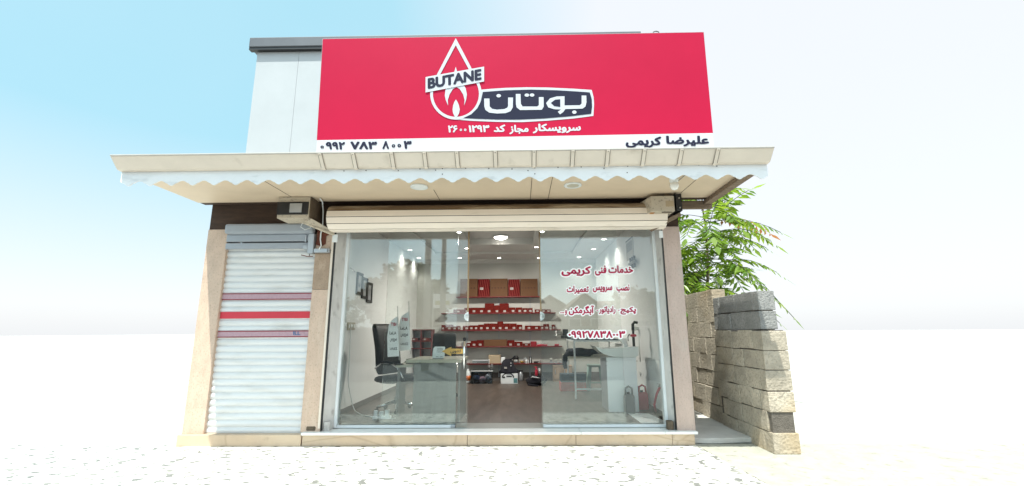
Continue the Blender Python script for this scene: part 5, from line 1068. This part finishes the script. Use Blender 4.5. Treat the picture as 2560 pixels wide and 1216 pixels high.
ailanthus('slender tree with long pinnate leaves rising behind the block wall', Vector((bq.x, 3.2, 0)), Vector((tq.x+.05, 3.0, tq.z)), 0, (.46, 1), 84, 1.3, 5)
bq = atY(1735, 740, 3.6)
ailanthus('low leafy sapling just above the wall top beside the right column', Vector((bq.x, 3.6, 0)), Vector((bq.x-.05, 3.5, 2.45)), 0, (.78, 1), 46, .6, 11)
bq = atY(1800, 740, 3.9); ailanthus('sparse sapling behind the wall right of the slender trunk', Vector((bq.x+.03, 3.9, 0)), Vector((bq.x, 3.8, 2.5)), 0, (.85, 1), 16, .55, 17)
p = atY(1752, 720, 3.05); tag(B((p.x-.05, 3.4, 0), (p.x+.05, 3.47, atY(1752, 680, 3.4).z)).build('fence_post', 'timber_old', bevel=.006), 'grey timber post standing behind the wall beside the tree trunk', 'post')

# ------------------------------------------------------------------ across the street: what the glass reflects
def leafball(c, r, n, rg, mb, size):
    for i in range(n):
        d = Vector((rg.gauss(0, 1), rg.gauss(0, 1), rg.gauss(0, 1))).normalized(); k = rg.uniform(.45, 1.0)**.5 * (1+.16*math.sin(d.x*5+d.z*4)); p = c+Vector((d.x*r[0], d.y*r[1], d.z*r[2]))*k
        a = Vector((rg.uniform(-1, 1), rg.uniform(-1, 1), rg.uniform(-.5, .5))).normalized()*size*rg.uniform(.6, 1.2); b = a.cross(Vector((rg.uniform(-1, 1), rg.uniform(-1, 1), rg.uniform(-1, 1)))).normalized()*size*.6
        mb.mesh([p-a, p+b, p+a, p-b], [(0, 1, 2, 3)])
c = mirrored(1012, 735, -17); t = thing('street_tree', (c.x, -17, 0), 'round leafy tree across the street, reflected in the left glass', 'tree'); rg = random.Random(2)
MB().tube([(c.x, -17, 0), (c.x+.1, -17, 1.5), (c.x, -17, c.z)], [.2, .16, .08]).build('trunk', 'bark', t, smooth=True); mb = MB()
for dx, dz_, r_ in ((0, 0, 1.7), (-1.2, -.2, 1.1), (1.2, -.1, 1.2), (.2, .9, 1.1), (-.5, -1, 1.3), (.8, -1, 1.2)): leafball(c+Vector((dx, rg.uniform(-.4, .4), dz_)), (r_, r_, r_*.9), 1500, rg, mb, .15)
mb.build('crown', 'leaf_street', t)
def house(name, xc, Y, wd, eave, ridge, dep, lab, gable=True, roof='house_roof'):
    t = thing(name, (xc, Y, 0), lab, 'house', 'houses across the street'); a, b = xc-wd/2, xc+wd/2
    if gable: MB().prism([(a, Y, 0), (b, Y, 0), (b, Y, eave), (xc, Y, ridge), (a, Y, eave)], (0, -dep, 0)).build('walls', 'house_wall', t)
    else: B((a, Y-dep, 0), (b, Y, eave)).build('walls', 'house_wall', t)
    mb = MB()
    if gable:
        for s_ in (-1, 1):
            e = xc+s_*(wd/2+.25); ze = eave-.25*(ridge-eave)/(wd/2); mb.prism([(xc, Y+.25, ridge+.01), (e, Y+.25, ze), (e, Y+.25, ze+.1), (xc, Y+.25, ridge+.11)], (0, -dep-.5, 0))
    else: mb.prism([(a-.2, Y+.3, eave), (b+.2, Y+.3, eave), (b+.2, Y-dep, ridge), (a-.2, Y-dep, ridge)], (0, 0, .1))
    mb.build('roof', roof, t)
    for x in (xc-wd*.22, xc+wd*.22):
        w_ = B((x-.35, Y+.002, 1.1), (x+.35, Y+.05, 2.1)).build('window', 'alu_white', t); B((x-.3, Y+.051, 1.15), (x+.3, Y+.056, 2.05)).build('window_pane', 'plastic_grey', w_)
    B((xc-.4, Y+.002, .02), (xc+.4, Y+.04, 2.0)).build('door', 'house_roof', t)
ga = mirrored(1462, 736, -19); ge = mirrored(1400, 790, -19); gr = mirrored(1524, 790, -19)
house('gable_house', ga.x, -19, abs(gr.x-ge.x), ge.z, ga.z, 6, 'gabled house across the street, reflected in the lettered glass')
e1 = mirrored(1480, 742, -23); e2 = mirrored(1580, 742, -23); house('flat_house', (e1.x+e2.x)/2+1.5, -23, abs(e2.x-e1.x)+3, e1.z-.6, e1.z, 6, 'low house with a reddish roof behind the gabled one, reflected', False)
g1 = mirrored(1375, 760, -24); house('small_house', g1.x, -24, 2.6, g1.z-.3, g1.z+.5, 5, 'small pale house across the street, reflected beside the door edge', True, 'house_metal')
poles = []
for px, Y, lab in ((1068, -10.5, 'thick concrete utility pole across the road, reflected in the left glass'), (1108, -13.8, 'slimmer utility pole farther along the road, reflected')):
    c = mirrored(px, 700, Y); t = thing('utility_pole', (c.x, Y, 0), lab, 'utility pole', 'utility poles across the road'); MB().tube([(c.x, Y, 0), (c.x, Y, 8)], [.15, .1], 10).build('shaft', 'pole_concrete', t, smooth=True)
    B((c.x-.8, Y-.06, 7.4), (c.x+.8, Y+.06, 7.55)).build('crossarm', 'pole_concrete', t); poles.append(c)
    for dx in (-.7, 0, .7): MB().lathe([(.04, 0), (.05, .05), (.03, .12)], (c.x+dx, Y, 7.55), 10).build('insulator', 'ceramic', t)
for k, dx in enumerate((-.7, 0, .7)):
    a = Vector((poles[0].x+dx, -10.5, 7.68)); b = Vector((poles[0].x+24, -10.5-k*.5, 7.4)); pts = [a.lerp(b, i/14)-Vector((0, 0, 2.6*(1-(2*i/14-1)**2)*.5)) for i in range(15)]
    tag(MB().tube(pts, .012, 5).build('overhead_wire', 'wire_black'), '%s of the overhead wires along the far side of the road' % ['lowest', 'middle', 'topmost'][k], 'wire', 'overhead wires')
q0, q1 = mirrored(1083, 735, -15), mirrored(1165, 770, -15); t = thing('roadside_banner', ((q0.x+q1.x)/2, -15, 0), 'white and yellow roadside banner across the street, reflected in the glass', 'banner')
bb = B((min(q0.x, q1.x), -15.02, q1.z), (max(q0.x, q1.x), -15, q0.z)).build('cloth', 'cloth_white', t); B((min(q0.x, q1.x)+.1, -14.998, q1.z+.15), ((q0.x+q1.x)/2, -14.99, (q0.z+q1.z)/2)).build('yellow_field', 'board_yellow', bb)
for x in (q0.x, q1.x): MB().tube([(x, -15.04, 0), (x, -15.04, q0.z+.1)], .03).build('post', 'steel', t)

rg = random.Random(31)
for i, (x, h, r_, lab) in enumerate(((-11, 3.6, 2.2, 'dark tree at the left end of the far pavement, reflected'), (-6.2, 3.0, 1.9, 'bushy dark tree beside the roadside banner, reflected'), (7.4, 3.4, 2.1, 'dark tree right of the gabled house, reflected'), (12.5, 3.2, 2.2, 'dark tree far right across the road, reflected'))):
    t = thing('street_tree', (x, -20, 0), lab, 'tree', 'trees across the street'); MB().tube([(x, -20, 0), (x, -20, h)], [.16, .1]).build('trunk', 'bark', t); mb = MB()
    for k in range(4): leafball(Vector((x+rg.uniform(-1, 1), -20+rg.uniform(-.5, .5), h*.62+rg.uniform(-.8, .8))), (r_*.8, r_*.7, r_*.7), 420, rg, mb, .17)
    mb.build('crown', 'leaf_dark', t)
fw_ = thing('street_wall', (0, -16, 0), 'long low rendered wall along the far pavement, reflected in the glass', 'wall'); B((-16, -16.2, 0), (16, -16, 1.55)).build('wall_face', 'pole_concrete', fw_); B((-16, -16.24, 1.551), (16, -15.96, 1.63)).build('coping', 'house_wall', fw_)
